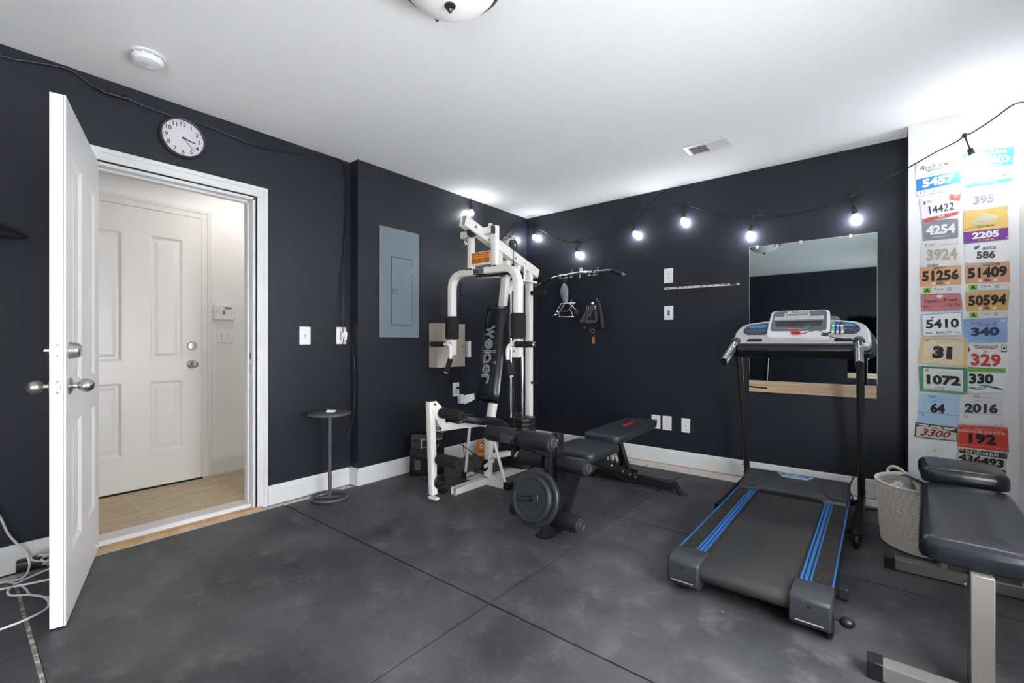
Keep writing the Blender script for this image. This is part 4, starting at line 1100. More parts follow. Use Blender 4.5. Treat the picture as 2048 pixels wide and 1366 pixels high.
# cables
b = MB()
b.tube([(GX+.02, 2.455, 1.972), (GX+.02, 2.955, 1.952)], .003, 6); b.tube([(GX, 3.00, 1.90), (GX, 3.00, .50)], .003, 6)
b.tube([(GX+.04, 2.91, 1.90), (GX+.05, 2.90, .23)], .0028, 6)
b.tube([(GX+.02, 2.108, .500), (GX+.012, 2.57, .195)], .0035, 6)
b.tube(smooth_path([(GX+.035, 2.12, .094), (GX+.02, 2.35, .10), (GX+.01, 2.56, .108)], 4), .003, 6)
b.tube(smooth_path([(GX-.24, 2.62, .05), (GX-.35, 2.75, .006), (GX-.45, 2.78, .006)], 4), .003, 6)
b.tube(smooth_path([(GX-.01, 2.43, 1.885), (GX-.02, 2.425, 1.865)], 2), .004, 6)
b.tube([(GX+.02, 2.90, 1.96), (GX+.02, 2.90, 1.90)], .003, 6)
b.build('steel_cable', M['rubber'], t)
b = MB(); b.tube([(GX-.02+.010*math.cos(a), 2.415, 1.835+.022*math.sin(a)) for a in [i*PI/6 for i in range(12)]], .0028, 6, closed=True, up=(0, 1, 0)); b.build('carabiner', M['chrome'], t)
b = MB()
for (yc, zc) in ((2.66, .185), (2.72, .16)): b.tube([(GX+.03+.004*math.cos(a), yc+.022*math.cos(a), zc+.012*math.sin(a)) for a in [i*PI/6 for i in range(12)]], .0022, 6, closed=True, up=(1, 0, 0))
b.build('snap_link', M['chrome'], t)

b = MB(); b.box(-2.505, -2.445, 2.235, 2.295, .012, .018); b.box(-2.50, -2.45, 2.24, 2.29, 0, .012)
tag(b.build('tube_end_cap', M['black'], bev=.002), 'black square plastic end cap lying beside the open tube end of the home gym', 'end cap')
# ================================================================== BLACK ADJUSTABLE BENCH
def cushion(x0, x1, y0, y1, z0, z1, rc, re, M4=None, dome=.004, taper=0.0, bot=.012, n=6):
    """upholstered pad: rounded outline rc, rounded edges re"""
    b = MB(M4); cx, cy = (x0+x1)/2, (y0+y1)/2; w_, l_ = x1-x0, y1-y0
    rings = [(bot, z0), (.002, z0+.006), (0, z0+.014), (0, z1-re)]
    for i in range(1, 6):
        a = i/5*PI/2; rings.append((re*(1-math.cos(a)), z1-re+re*math.sin(a)))
    for q in (.35, .7, .92): rings.append((re+(min(w_, l_)/2-re)*q, z1+dome*math.sin(q*PI/2)))
    k = 0; vs = []
    for ins, z in rings:
        ww, ll = w_-2*ins, l_-2*ins
        r_ = max(.002, min(rc-ins*.5, ww/2-.001, ll/2-.001))
        o = rrect(ww, ll, r_, n); k = len(o)
        for (u, v) in o:
            tp = 1-taper*max(0, v/(l_/2))**2 if taper > 0 else 1
            vs.append((cx+u*tp, cy+v, z))
    fs = []
    for j in range(len(rings)-1):
        for i in range(k):
            i2 = (i+1) % k; fs.append((j*k+i, j*k+i2, (j+1)*k+i2, (j+1)*k+i))
    fs.append(tuple(reversed(range(k)))); fs.append(tuple((len(rings)-1)*k+i for i in range(k)))
    b.add(vs, fs); return b
BXc = -1.47; BK = M['blackm']
t = thing('weight_bench', 'black adjustable weight bench with leg rollers and red printed logo on backrest', 'weight bench', (BXc, 2.7, 0))
b = cushion(BXc-.165, BXc+.165, 2.365, 2.765, .378, .432, .06, .016, taper=-0.0); b.build('seat', M['vinylm'], t, ang=70)
BRM = T(BXc, 3.13, .475) @ Matrix.Rotation(math.radians(1.6), 4, 'X') @ T(-BXc, -3.13, -.475)
b = cushion(BXc-.145, BXc+.145, 2.765, 3.50, .425, .478, .07, .016, M4=BRM, taper=.14); bk = b.build('backrest', M['vinylm'], t, ang=70)
b = MB(BRM); f_ = lambda u, v, h: (BXc+.015-v, 3.06+u, .4815+h)
ring = [(.285+.036*math.cos(a)*1, .0+.036*math.sin(a)) for a in [i*2*PI/28 for i in range(28)]]
ribbon(b, ring, .006, f_, .001, 0, closed=True)
ribbon(b, [(.262, -.012), (.276, .014), (.285, -.004), (.294, .014), (.308, -.012)], .007, f_, .0012, 0)
put_text(b, 'MARCY', f_, .045, .235, -.020, .020, .001, 0, bold=.03, shear=.25)
b.build('printed_logo', [M['red']], bk)
b = MB(); b.prism([(BXc-.05, 2.30), (BXc-.05, 2.10), (BXc-.035, 2.075), (BXc, 2.064), (BXc+.035, 2.075), (BXc+.05, 2.10), (BXc+.05, 2.30)], lambda u, v, h: (u, v, h), 0, .006)
b.build('front_foot', BK, t)
b = MB(); b.cyl((BXc-.01, 2.115, .005), (BXc-.01, 2.105, .06), .0045); b.build('foot_pin', BK, t)
b = MB(); b.sq([(BXc, 2.268, .022), (BXc, 2.53, .385)], .058, .058, up=Vector((1, 0, 0))); b.build('front_leg', BK, t)
b = MB(); b.box(BXc-.032, BXc+.032, 2.205, 2.265, .12, .560); b.build('roller_post', BK, t, bev=.002)
b = MB(); b.prism([(2.22, .16), (2.30, .30), (2.42, .38), (2.42, .30), (2.36, .25), (2.30, .13)], lambda u, v, h: (BXc+h, u, v), -.028, .028); b.build('gusset', BK, t)
b = MB(); b.box(BXc-.033, BXc-.029, 1.95, 2.25, .50, .545); b.box(BXc+.029, BXc+.033, 2.08, 2.25, .50, .548); b.sq([(BXc, 2.22, .43), (BXc, 1.90, .56), (BXc, 1.885, .60)], .045, .04, up=Vector((1, 0, 0))); b.build('upper_bracket', BK, t)
b = MB(); b.lathe((BXc+.033, 2.19, .528), (1, 0, 0), [(.012, 0), (.012, .004), (.008, .009), (.0001, .009)], 14); b.build('bolt', M['steel'], t)
b = MB(); b.sq([(BXc, 2.175, .47), (BXc, 2.13, .20), (BXc, 2.12, .08)], .045, .045, up=Vector((1, 0, 0))); lv = b.build('leg_lever', BK, t)
def roller(xa, xb, yy, zz, r_, cap=True, sgn=1):
    b = MB(); b.lathe((xa, yy, zz), (1, 0, 0), [(.012, 0), (r_*.92, .001), (r_, .010), (r_, xb-xa-.010), (r_*.95, xb-xa-.002), (.012, xb-xa)], 30); ro = b.build('padded_roller', M['vinylr'], t)
    if cap:
        e = xb if sgn > 0 else xa
        b = MB(); N = 14
        for i in range(N):
            a = 2*PI*i/N
            b.cyl((e-.004*sgn, yy+r_*.80*math.cos(a), zz+r_*.80*math.sin(a)), (e+.006*sgn, yy+r_*.74*math.cos(a), zz+r_*.74*math.sin(a)), r_*.115, r_*.10, seg=8)
        b.lathe((e, yy, zz), (sgn, 0, 0), [(r_*.80, 0), (r_*.78, .003), (r_*.62, .005), (r_*.58, .016), (r_*.52, .018), (r_*.44, .012), (.0001, .012)], 28)
        b.build('roller_cap', M['charcoal'], ro)
roller(BXc-.23, BXc-.035, 1.895, .590, .044); roller(BXc+.010, BXc+.195, 1.895, .588, .047)
roller(BXc-.23, BXc-.05, 2.20, .40, .048, False); roller(BXc+.05, BXc+.225, 2.195, .402, .048)
roller(BXc-.225, BXc-.04, 2.12, .114, .048, False); roller(BXc+.04, BXc+.225, 2.12, .114, .048)
b = MB(); b.cyl((BXc-.2, 1.895, .589), (BXc+.2, 1.895, .589), .012); b.cyl((BXc-.2, 2.197, .401), (BXc+.2, 2.197, .401), .012); b.cyl((BXc-.2, 2.12, .114), (BXc+.2, 2.12, .114), .012); b.build('roller_axle', BK, t)
b = MB(); b.box(BXc-.095, BXc-.030, 1.836, 1.842, .565, .612); b.box(BXc-.06, BXc-.03, 1.842, 1.895, .585, .600); b.build('roller_tab', M['charcoal'], t)
pn = Vector((0, -math.cos(.215), math.sin(.215))); fc0 = Vector((BXc, 1.975, .248))
b = MB(); b.cyl(fc0 - pn*.14, fc0 + pn*.095, .0125); b.cyl(fc0+pn*.095, fc0+pn*.097, .011); b.build('plate_peg', BK, t)
def wplate(face, r_, th, label):
    """vinyl weight plate: face point, radius, thickness"""
    b = MB(); o = face - pn*th
    prof = [(.0150, 0), (r_*.30, .0), (r_*.34, .003), (r_*.75, .003), (r_*.82, .0), (r_*.95, .0), (r_, .008), (r_, th-.010), (r_*.97, th-.003), (r_*.92, th), (r_*.84, th-.0005),
            (r_*.80, th-.004), (r_*.79, th-.0045), (r_*.785, th-.0035), (r_*.40, th-.0045), (r_*.39, th-.003), (r_*.34, th-.0015), (.024, th-.001), (.022, th), (.0160, th), (.0150, th-.004)]
    b.lathe(o, pn, prof, 72, caps=False); k = len(prof)
    b.lathe(o, pn, [(.0150, 0), (.0150, th-.004)], 72, caps=False)
    x_, y_ = Vector((1, 0, 0)), Vector((0, math.sin(.215), math.cos(.215)))
    fp = lambda u, v, h: tuple(o + pn*(th-.0036+h) + x_*u + y_*v)
    t2 = b.build('weight_disc', M['plate'], None, ang=25)
    return tag(t2, label, 'weight plate', 'weight plates on the bench peg')
wplate(fc0, .128, .034, 'smaller grey-black round weight plate in front on the peg of the black bench')
wplate(fc0 - pn*.038, .151, .040, 'larger grey-black round weight plate behind the smaller one on the bench peg')
# spine, rack, strut, rear foot
b = MB(); b.sq([(BXc, 2.50, .385), (BXc, 2.62, .345), (BXc, 3.315, .035)], .058, .052, up=Vector((1, 0, 0))); sp = b.build('spine', BK, t)
b = MB()
for s_ in (-.033, .030):
    pts = [(2.62, .37), (2.62, .32), (3.22, .075), (3.24, .115)]
    for i in range(6):
        y = 3.15-i*.075; z = .118+(3.22-y)*.42
        pts += [(y+.012, z+.004), (y, z+.065), (y-.014, z+.012), (y-.04, z+.022)]
    b.prism(pts, lambda u, v, h: (BXc+s_+h, u, v), 0, .004)
b.build('toothed_rack', BK, sp)
b = MB()
for (yy, zz) in ((2.875, .243), (3.045, .163), (3.165, .112)): b.lathe((BXc+.034, yy, zz), (1, 0, 0), [(.010, 0), (.010, .004), (.006, .008), (.0001, .008)], 12)
for (yy, zz) in ((3.26, .075),): b.lathe((BXc+.034, yy, zz), (1, 0, 0), [(.014, 0), (.014, .004), (.008, .010), (.0001, .010)], 12)
b.build('bolt', M['steel'], t)
b = MB()
for s_ in (-.026, .022): b.prism([(2.985, .425), (3.035, .425), (3.215, .13), (3.170, .125)], lambda u, v, h: (BXc+s_+h, u, v), 0, .004)
b.prism([(3.01, .42), (3.035, .42), (3.215, .13), (3.200, .13)], lambda u, v, h: (BXc+h, u, v), -.024, .024)
b.cyl((BXc-.04, 3.195, .14), (BXc+.085, 3.195, .14), .011); b.build('backrest_strut', BK, t)
b = MB(); b.prism([(2.56, .385), (2.80, .385), (2.80, .33), (2.74, .30), (2.66, .33), (2.60, .375)], lambda u, v, h: (BXc+h, u, v), -.034, .034); b.prism([(2.85, .43), (3.35, .44), (3.35, .415), (2.85, .405)], lambda u, v, h: (BXc+h, u, v), -.03, .03); b.build('pad_support', BK, t)
b = MB(); b.box(BXc-.30, BXc+.31, 3.285, 3.345, .018, .078); rf = b.build('rear_foot', BK, t, bev=.003)
for sg in (-1, 1):
    b = MB(); e = BXc+.005+sg*.30
    b.prism([(0, .078), (.012, .078), (.062, .006), (.085, .006), (.085, 0), (.05, 0)], lambda u, v, h: (e+sg*u, h, v), 3.283, 3.347); ft = b.build('foot_bracket', BK, rf)
    b = MB(); b.lathe((e+sg*.080, 3.315, 0), (0, 0, 1), [(.026, 0), (.024, .008), (.0001, .009)], 16); b.build('rubber_foot', M['rubber'], ft)

# ================================================================== TREADMILL
t = thing('treadmill', 'silver and black folding treadmill with blue striped side rails in front of the wall mirror', 'treadmill', (-.43, 2.9, 0))
CH = M['charcoal']; TX = -.4325
b = MB(); b.box(-.608, -.252, 2.035, 3.40, .096, .132); b.box(-.625, -.24, 2.06, 3.45, .075, .096)
rl = [(0.0, .0)]
prof = [(2.035, .132), (2.012, .128), (1.998, .115), (1.994, .100), (1.998, .086), (2.012, .074), (2.035, .070)]
arcp = [(2.036-.0315*math.cos(a), .100+.0325*math.sin(a)) for a in [PI/2-i*PI/14 for i in range(15)]]
b.prism([(2.0365, .1325)]+arcp+[(2.0365, .0675)], lambda u, v, h: (h, u, v), -.608, -.252); b.build('belt', M['belt'], t, ang=25)
for sg, x0, x1 in ((-1, -.725, -.606), (1, -.256, -.137)):
    b = MB(); b.box(x0, x1, 2.10, 3.36, .060, .140)
    rr_ = b.build('side_rail', M['rail'], t, bev=.004)
    b = MB(); ins = x1-.012 if sg < 0 else x0+.012
    for k, wd in ((0, .008), (.016, .011), (.032, .006)):
        xx = ins-k if sg < 0 else ins+k
        b.box(xx-wd/2, xx+wd/2, 2.105, 3.36, .140, .1412)
    xo = x0+.002 if sg < 0 else x1-.002
    b.box(xo-.003, xo+.003, 2.105, 3.36, .1385, .1415)
    b.build('blue_stripe', M['blue'], rr_)
    # end caps
    b = MB()
    a0, a1 = (x0-.004, x1+.012) if sg < 0 else (x0-.012, x1+.004)
    poly = [(1.985, .085), (1.990, .045), (2.02, .028), (2.15, .028), (2.15, .147), (2.07, .153), (2.005, .150), (1.990, .140)]
    b.prism(poly, lambda u, v, h: (h, u, v), a0, a1); ec = b.build('end_cap', CH, t, bev=.008)
    b = MB(); mx = (a0+a1)/2
    for zz in (.118, .095): b.lathe((mx, 1.988, zz), (0, -1, 0), [(.007, 0), (.007, .001), (.0001, .001)], 14)
    b.build('screw_hole', M['hole'], ec)
    b = MB(); b.box(mx-.045, mx+.045, 1.985, 1.989, .058, .061); b.build('cap_ridge', M['silver'], ec)
    # feet under the deck
    b = MB(); b.box(mx-.02, mx+.02, 2.20, 2.26, 0, .062); b.build('deck_foot', M['black'], t, bev=.004)
b = MB(); b.box(-.62, -.245, 2.09, 2.14, .035, .068); b.build('rear_cross_member', BK, t)
b = MB(); b.lathe((-.150, 2.045, .050), (1, 0, 0), [(.035, .0), (.046, .004), (.046, .018), (.035, .022), (.0001, .022)], 28); b.build('rear_wheel', M['black'], t)
b = MB(); b.cyl((-.135, 2.075, .063), (-.105, 2.075, .063), .006); b.sphere((-.092, 2.075, .060), .020, 14, 10, d=(1, 0, 0), sz=1.2); b.build('lock_knob', M['black'], t)
b = MB(); b.box(-.133, -.10, 2.36, 2.42, .012, .055); b.build('side_bracket', CH, t, bev=.003)
# hood
b = MB()
def HP(x, k):   # profile across: front bottom, front lip, top back, back
    pass
sec_ = [(3.27, .135), (3.27, .152), (3.30, .165), (3.50, .215), (3.56, .212), (3.62, .12), (3.62, .045), (3.30, .045)]
b.prism(sec_, lambda u, v, h: (h, u, v), -.722, -.140); hd_ = b.build('motor_hood', CH, t, bev=.012)
b = MB()
b.prism([(-.60, 3.272), (-.56, 3.335), (-.305, 3.335), (-.262, 3.272), (-.262, 3.262), (-.60, 3.262)], lambda u, v, h: (u, v, h+(v-3.27)*.26), .134, .1535); b.build('hood_lip', M['black'], hd_)
for sg in (-1, 1):
    q = (lambda x: x) if sg < 0 else (lambda x: 2*TX-.0+.003-x)
    b = MB(); b.prism([(q(-.705), 3.285), (q(-.635), 3.285), (q(-.59), 3.36), (q(-.59), 3.45), (q(-.68), 3.485)], lambda u, v, h: (u, v, h+(v-3.30)*.25), .166, .172); b.build('hood_shoulder', CH, hd_, bev=.003)
b = MB(); b.prism([(-.53, 3.50), (-.50, 3.462), (-.36, 3.462), (-.33, 3.50)], lambda u, v, h: (u, v, h+(v-3.50)*.25), .212, .222); b.build('badge_frame', M['silver'], hd_)
b = MB(); fb = lambda u, v, h: (-.515+u, 3.468+v, .2225+h+(v-.03)*.25)
b.prism([(0, .028), (.015, .002), (.155, .002), (.170, .028)], fb, .0, .001, 0); put_text(b, 'XTERRA', fb, .030, .145, .007, .021, .0015, 1, bold=.03)
b.build('badge', [M['blue'], M['silver2']], hd_)
# base tubes, wheels, posts
for sg, px_ in ((-1, -.785), (1, -.092)):
    b = MB(); b.sq([(px_, 3.06, .050), (px_, 3.95, .050)], .042, .052, up=Vector((0, 0, 1))); bt = b.build('base_tube', BK, t)
    b = MB(); b.lathe((px_-.012, 3.035, .032), (1, 0, 0), [(.006, 0), (.026, .001), (.032, .005), (.032, .019), (.026, .023), (.006, .024)], 24); b.build('transport_wheel', M['black'], bt)
    b = MB(); b.box(px_-.022, px_+.022, 3.03, 3.10, .035, .080); b.build('wheel_bracket', BK, bt, bev=.002)
    b = MB(); b.box(px_-.022, px_+.022, 3.88, 3.95, 0, .024); b.build('rubber_foot', M['rubber'], bt, bev=.002)
    b = MB(); b.sweep([(px_, 3.855, .06), (px_, 3.56, 1.06)], [(.028*math.cos(a), .021*math.sin(a)) for a in [i*PI/10 for i in range(20)]], up=Vector((1, 0, 0))); po = b.build('upright_post', mat('post_paint', (.018, .018, .019), .35), t)
    b = MB()
    for zz in (.10, .16, .20): b.lathe((px_+sg*.026, 3.85-zz*.2, zz), (sg, 0, 0), [(.008, 0), (.008, .004), (.0001, .006)], 8)
    b.build('bolt', BK, po)
b = MB(); b.box(-.785, -.092, 3.70, 3.74, .03, .06); b.box(-.16, -.10, 3.60, 3.64, .06, .09); b.box(-.77, -.70, 3.60, 3.64, .06, .09); b.box(-.16, -.11, 3.15, 3.185, .03, .055); b.build('cross_tube', BK, t)
b = MB(); b.tube(smooth_path([(-.10, 3.80, .22), (-.13, 3.76, .20), (-.15, 3.70, .13), (-.12, 3.66, .06), (-.16, 3.60, .05)], 5), .004, 8); b.tube(smooth_path([(-.11, 3.72, .012), (-.02, 3.78, .006), (.06, 3.82, .006)], 4), .004, 8); b.build('power_cord', M['rubber'], t)
b = MB(); b.cyl((-.83, 3.80, .765), (-.765, 3.79, .762), .007); b.lathe((-.845, 3.80, .766), (1, 0, 0), [(.010, 0), (.016, .004), (.012, .016), (.007, .02)], 12); b.cyl((-.765, 3.79, .762), (-.64, 3.79, .755), .006); b.build('locking_pin', M['black'], t)
# console
TC = T(TX+.015, 3.445, 1.075) @ Matrix.Rotation(math.radians(-42), 4, 'X')      # local: u=x, v=z up the slope, -y towards user
sil = [(-.372, .0), (-.385, .03), (-.378, .12), (-.355, .175), (-.315, .205), (-.18, .232), (.18, .232), (.315, .205), (.355, .175), (.378, .12), (.385, .03), (.372, .0)]
def rnd(poly, r_, n=4):
    P = [Vector((p[0], p[1])) for p in poly]; out = []
    for i in range(len(P)):
        a, p, c = P[i-1], P[i], P[(i+1) % len(P)]
        ra = min(r_, (a-p).length*.45, (c-p).length*.45); p0 = p+(a-p).normalized()*ra; p2 = p+(c-p).normalized()*ra
        for k in range(n+1): s_ = k/n; q = p0*(1-s_)**2+p*2*s_*(1-s_)+p2*s_*s_; out.append((q.x, q.y))
    return out
CF = lambda u, v, h: (u, -h, v)
b = MB(TC); b.prism(rnd(list(reversed(sil)), .05), CF, -.055, .0); cs = b.build('console_body', M['silver'], t, bev=.012)
b = MB(TC); b.box(-.345, .345, -.012, .075, -.055, .010); cb_ = b.build('console_grab_bar', M['black'], t, bev=.012)
b = MB(TC); b.box(-.33, .33, -.020, .060, -.012, -.002); b.build('console_edge', CH, t, bev=.003)
for sg in (-1, 1):
    q = lambda u: u*sg
    hole = rnd([(q(.180), .205), (q(.180), .093), (q(.305), .093), (q(.330), .120), (q(.325), .160), (q(.290), .190)], .02)
    b = MB(TC); b.prism(hole, CF, .001, .0025); tr_ = b.build('tray_recess', M['charcoal'], cs)
    b = MB(TC); b.prism([(q(.185), .185), (q(.185), .160), (q(.305), .160), (q(.290), .178)], CF, .0026, .003, 0); b.prism([(q(.185), .125), (q(.185), .122), (q(.31), .122), (q(.31), .125)], CF, .0026, .003, 1)
    for i in range(4): b.prism([(q(.20+.025*i), .135), (q(.205+.025*i), .135), (q(.205+.025*i), .140), (q(.20+.025*i), .140)], CF, .0026, .003, 2)
    b.build('printed_panel', [ink('#2c86c8', .3), ink('#4a6fae'), M['silver2']], tr_)
    b = MB(TC); b.prism(rnd([(q(.200), .030), (q(.300), .030), (q(.285), .056), (q(.200), .056)], .008), CF, .001, .0025); b.build('cup_slot', M['hole'], cs)
    # rear shroud
    b = MB(TC); b.prism(rnd([(q(.30), -.02), (q(.40), -.02), (q(.405), .10), (q(.37), .19), (q(.30), .20)], .03), CF, -.10, -.05); b.build('console_shroud', M['black'], cs, bev=.006)
pod = rnd([(.170, .048), (.176, .10), (.168, .30), (-.168, .30), (-.176, .10), (-.170, .048)], .035)
b = MB(TC); b.prism(pod, CF, -.02, .022); pd = b.build('console_pod', M['silver2'], t, bev=.006)
b = MB(TC); b.prism(rnd([(.158, .105), (.153, .290), (-.153, .290), (-.158, .105)], .022), CF, .022, .0235, 0); pp = b.build('console_panel', M['graypod'], pd)
b = MB(TC); b.prism([(.060, .238), (.060, .268), (-.085, .268), (-.085, .238)], CF, .0235, .025, 0); b.prism([(.053, .243), (.053, .263), (-.078, .263), (-.078, .243)], CF, .025, .0255, 1); b.build('display', [M['silver2'], M['screen']], pp)
b = MB(TC); put_text(b, 'XTERRA', CF, -.040, .060, .273, .284, .024, 0, bold=.02); b.prism([(-.072, .272), (-.060, .272), (-.044, .286), (-.056, .286)], CF, .0236, .0242, 0); b.prism([(-.056, .272), (-.042, .272), (-.064, .286), (-.076, .286)], CF, .0236, .0242, 0); b.build('brand_lettering', [M['silver2']], pp, smooth=False)
b = MB(TC); b.prism([(.140, .190), (.140, .222), (-.140, .222), (-.140, .190)], CF, .022, .042, 0); b.prism([(.125, .150), (.135, .190), (-.135, .190), (-.125, .150)], CF, .0236, .030, 1)
for i in range(11): b.prism([(-.12+.022*i, .214), (-.108+.022*i, .214), (-.108+.022*i, .218), (-.12+.022*i, .218)], CF, .0422, .0428, 2)
b.build('reading_rack', [M['silver'], M['charcoal'], ink('#3a78c0')], pp, bev=.002)
for (x_, c_) in ((-.078, '#c03228'), (-.024, '#2a62b0'), (.030, '#7aa860')):
    b = MB(TC); b.prism(rnd([(x_+.040, .142), (x_+.040, .160), (x_, .160), (x_, .142)], .003), CF, .0236, .0262); b.build('button', ink(c_, .4), pp)
b = MB(TC)
for x_ in (-.070, .048): b.prism(rrect(.026, .012, .006, 3), lambda u, v, h: CF(u+x_, v+.126, h), .0236, .026)
b.build('arrow_button', ink('#3c86c8', .4), pp)
b = MB(TC); b.prism(rrect(.10, .004, .002, 2), lambda u, v, h: CF(u-.01, v+.126, h), .0236, .0245); b.build('button_link', M['silver'], pp)
b = MB(TC); b.box(-.032, .020, -.045, -.022, .072, .092); sk = b.build('safety_key', M['red'], t, bev=.003)
b = MB(TC); b.tube(smooth_path([(-.01, -.04, .074), (.03, -.035, .068), (.08, -.040, .085), (.12, -.042, .088), (.16, -.03, .062), (.19, -.02, .050), (.24, -.012, .046), (.27, -.010, .040)], 5), .0022, 6)
for k in range(3): b.tube([(.152+.018*math.cos(a)+.006*k, -.028-.004*k, .066+.012*math.sin(a+k)) for a in [i*PI/8 for i in range(16)]], .002, 6, closed=True, up=(0, 1, 0))
b.build('safety_cord', M['rubber'], sk)
# handles
for sg, px_ in ((-1, -.792), (1, -.085)):
    a0, a1 = Vector((px_+.01*(-sg), 3.47, 1.085)), Vector((px_, 3.195, .965))
    cap = lambda w_, h_: [(w_/2*math.cos(a), h_/2*math.sin(a)+(.010 if math.sin(a) > 0 else -.010)) for a in [i*PI/10+.01 for i in range(20)]]
    b = MB(); b.sweep([a0, a1], cap(.042, .036), up=Vector((0, 0, 1))); hh_ = b.build('handlebar', mat('grip_silver', (.30, .30, .31), .3, .8), t)
    dd = (a1-a0).normalized()
    b = MB(); b.sweep([a0+dd*.012, a0+dd*.10], cap(.048, .042), up=Vector((0, 0, 1)), scale=[1, 1]); b.build('pulse_grip', mat('pulse_chrome', (.5, .5, .5), .2, 1), hh_, bev=.003)
    b = MB(); b.sweep([a1, a1+dd*.004], cap(.040, .034), up=Vector((0, 0, 1))); b.build('handle_cap', M['black'], hh_)
    b = MB(); b.sweep([a0-dd*.02, a0+dd*.012], cap(.062, .060), up=Vector((0, 0, 1))); b.build('handle_collar', M['charcoal'], hh_)
# markers in the tray
for x_, c1, nm in ((.190, '#2f9a6a', 'green'), (.215, '#2848a8', 'blue'), (.240, '#16161a', 'black')):
    mk = MB(TC); 
    tl = {'.190': 0}.get(str(x_), 0)
    p0, p1 = (x_, -.014, .093), (x_+(-.008 if nm == 'black' else 0), -.012, .185)
    tm = thing('marker_pen', nm + ' capped dry erase marker standing in the treadmill console tray', 'marker', tuple(TC @ Vector(p0)), 'markers in the console tray')
    d_ = (Vector(p1)-Vector(p0))
    mk.cyl(p0, Vector(p0)+d_*.68, .0085, seg=16); mk.build('barrel', M['white'], tm)
    mk = MB(TC); mk.lathe(Vector(p0)+d_*.68, d_, [(.0095, 0), (.0092, .028), (.006, .031), (.0001, .031)], 16); mk.build('cap', ink(c1, .35), tm)
    mk = MB(TC); mk.cyl(Vector(p0)+d_*.10, Vector(p0)+d_*.55, .0088, seg=16); mk.build('sleeve', ink({'green': '#4aa888', 'blue': '#5a68b8', 'black': '#8a8a90'}[nm], .4), tm)
# ================================================================== WALL MIRROR
t = thing('wall_mirror', 'large frameless mirror clipped to the dark far wall behind the treadmill', 'mirror', (-.415, YB, .787))
b = MB(); b.prism([(-.820, 1.865), (-.820, .850), (-.815, .845), (-.816, .815), (-.812, .805), (-.816, .789), (-.010, .789), (-.010, 1.865)], lambda u, v, h: (u, YB-.001-h, v), 0, .005)
b.build('glass', M['mirror'], t, smooth=False)
b = MB(); b.box(-.8215, -.8195, YB-.0065, YB-.001, .86, 1.866); b.box(-.011, -.009, YB-.0065, YB-.001, .79, 1.866); b.box(-.82, -.01, YB-.0065, YB-.001, 1.8645, 1.8662); b.build('polished_edge', M['silver2'], t)
for x_ in (-.762, -.465, -.160):
    b = MB(); b.box(x_-.008, x_+.008, YB-.010, YB, 1.850, 1.874); cl = b.build('mirror_clip', M['silver2'], t, bev=.002)
    b = MB(); b.lathe((x_, YB-.010, 1.868), (0, -1, 0), [(.0035, 0), (.003, .001), (.0001, .0015)], 8); b.build('screw', M['steel'], cl)
b = MB(); b.box(-.820, -.012, YB-.022, YB, .697, .787)
tag(b.build('pine_board', M['agedwood'], bev=.002), 'bare pine board screwed to the wall as a ledge under the mirror', 'board')
t = thing('wall_mirror', 'frameless mirror on the rear wall seen only as a reflection in the big mirror', 'mirror', (-.1, YR, .5))
b = MB(); b.box(-.46, .35, YR+.001, YR+.006, .52, 1.60); b.build('glass', M['mirror'], t, smooth=False)
b = MB(); b.box(-.46, .35, YR+.001, YR+.022, .43, .52); b.build('ledge', M['agedwood'], t)

# punched strip on the far wall
t = thing('punched_strip', 'narrow off-white punched strip fixed across the dark far wall left of the mirror', 'strip', (-1.2, YB, 1.57))
b = MB(); b.prism([(-1.522, 1.573), (-.895, 1.567), (-.895, 1.585), (-1.510, 1.592), (-1.522, 1.588)], lambda u, v, h: (u, YB-h, v), 0, .008); b.build('strip', ink('#cfc8be'), t, smooth=False)
b = MB(); random.seed(11)
for x_, w_ in ((-1.49, .022), (-1.40, .022), (-1.355, .014), (-1.315, .014), (-1.270, .026), (-1.195, .022), (-1.150, .014), (-1.10, .018), (-1.04, .024), (-1.00, .03)):
    b.box(x_-w_/2, x_+w_/2, YB-.0086, YB-.008, 1.578, 1.584)
b.build('hole', M['hole'], t)
b = MB(); b.prism([(-.965, 1.573), (-.915, 1.572), (-.918, 1.586), (-.945, 1.590), (-.965, 1.586)], lambda u, v, h: (u, YB-.008-h, v), 0, .008); b.build('dark_clip', M['black'], t)

# ================================================================== HOOKS AND ATTACHMENTS
proto = None
hooks = [(-2.493, YB, 1.800, 'black wall hook holding the left half of the chrome pulldown bar'), (-2.196, YB, 1.795, 'black wall hook holding the right half of the chrome pulldown bar'),
         (-2.500, YB, 1.480, 'black wall hook behind the chrome double handle'), (-2.207, YB, 1.487, 'black wall hook above the black rope')]
for (hx, hy, hz, lb) in hooks:
    if proto is None:
        proto = thing('wall_hook', lb, 'hook', (hx, hy, hz), 'black wall hooks')
        b = MB(); b.prism(rrect(.030, .075, .010, 3), lambda u, v, h: (hx+u, YB-h, hz+.030+v), 0, .010); b.build('back_plate', M['black'], proto, bev=.002)
        b = MB(); b.sq(fillet([(hx, YB-.008, hz+.02), (hx, YB-.075, hz-.012), (hx, YB-.105, hz-.005), (hx, YB-.110, hz+.03)], .02), .020, .010, up=Vector((1, 0, 0)), r=.003); b.build('hook_arm', M['black'], proto)
        b = MB(); b.prism(rrect(.014, .030, .004, 2), lambda u, v, h: (hx+u, YB-h, hz+.040+v), .010, .012); b.build('label_inset', ink('#6b6f78'), proto)
    else: dup(proto, (hx, hy, hz), lb, 'black wall hooks')
t = thing('pulldown_bar', 'long chrome pulldown bar with bent black grips hung on two wall hooks', 'exercise bar', (-2.4, 4.02, 1.78))
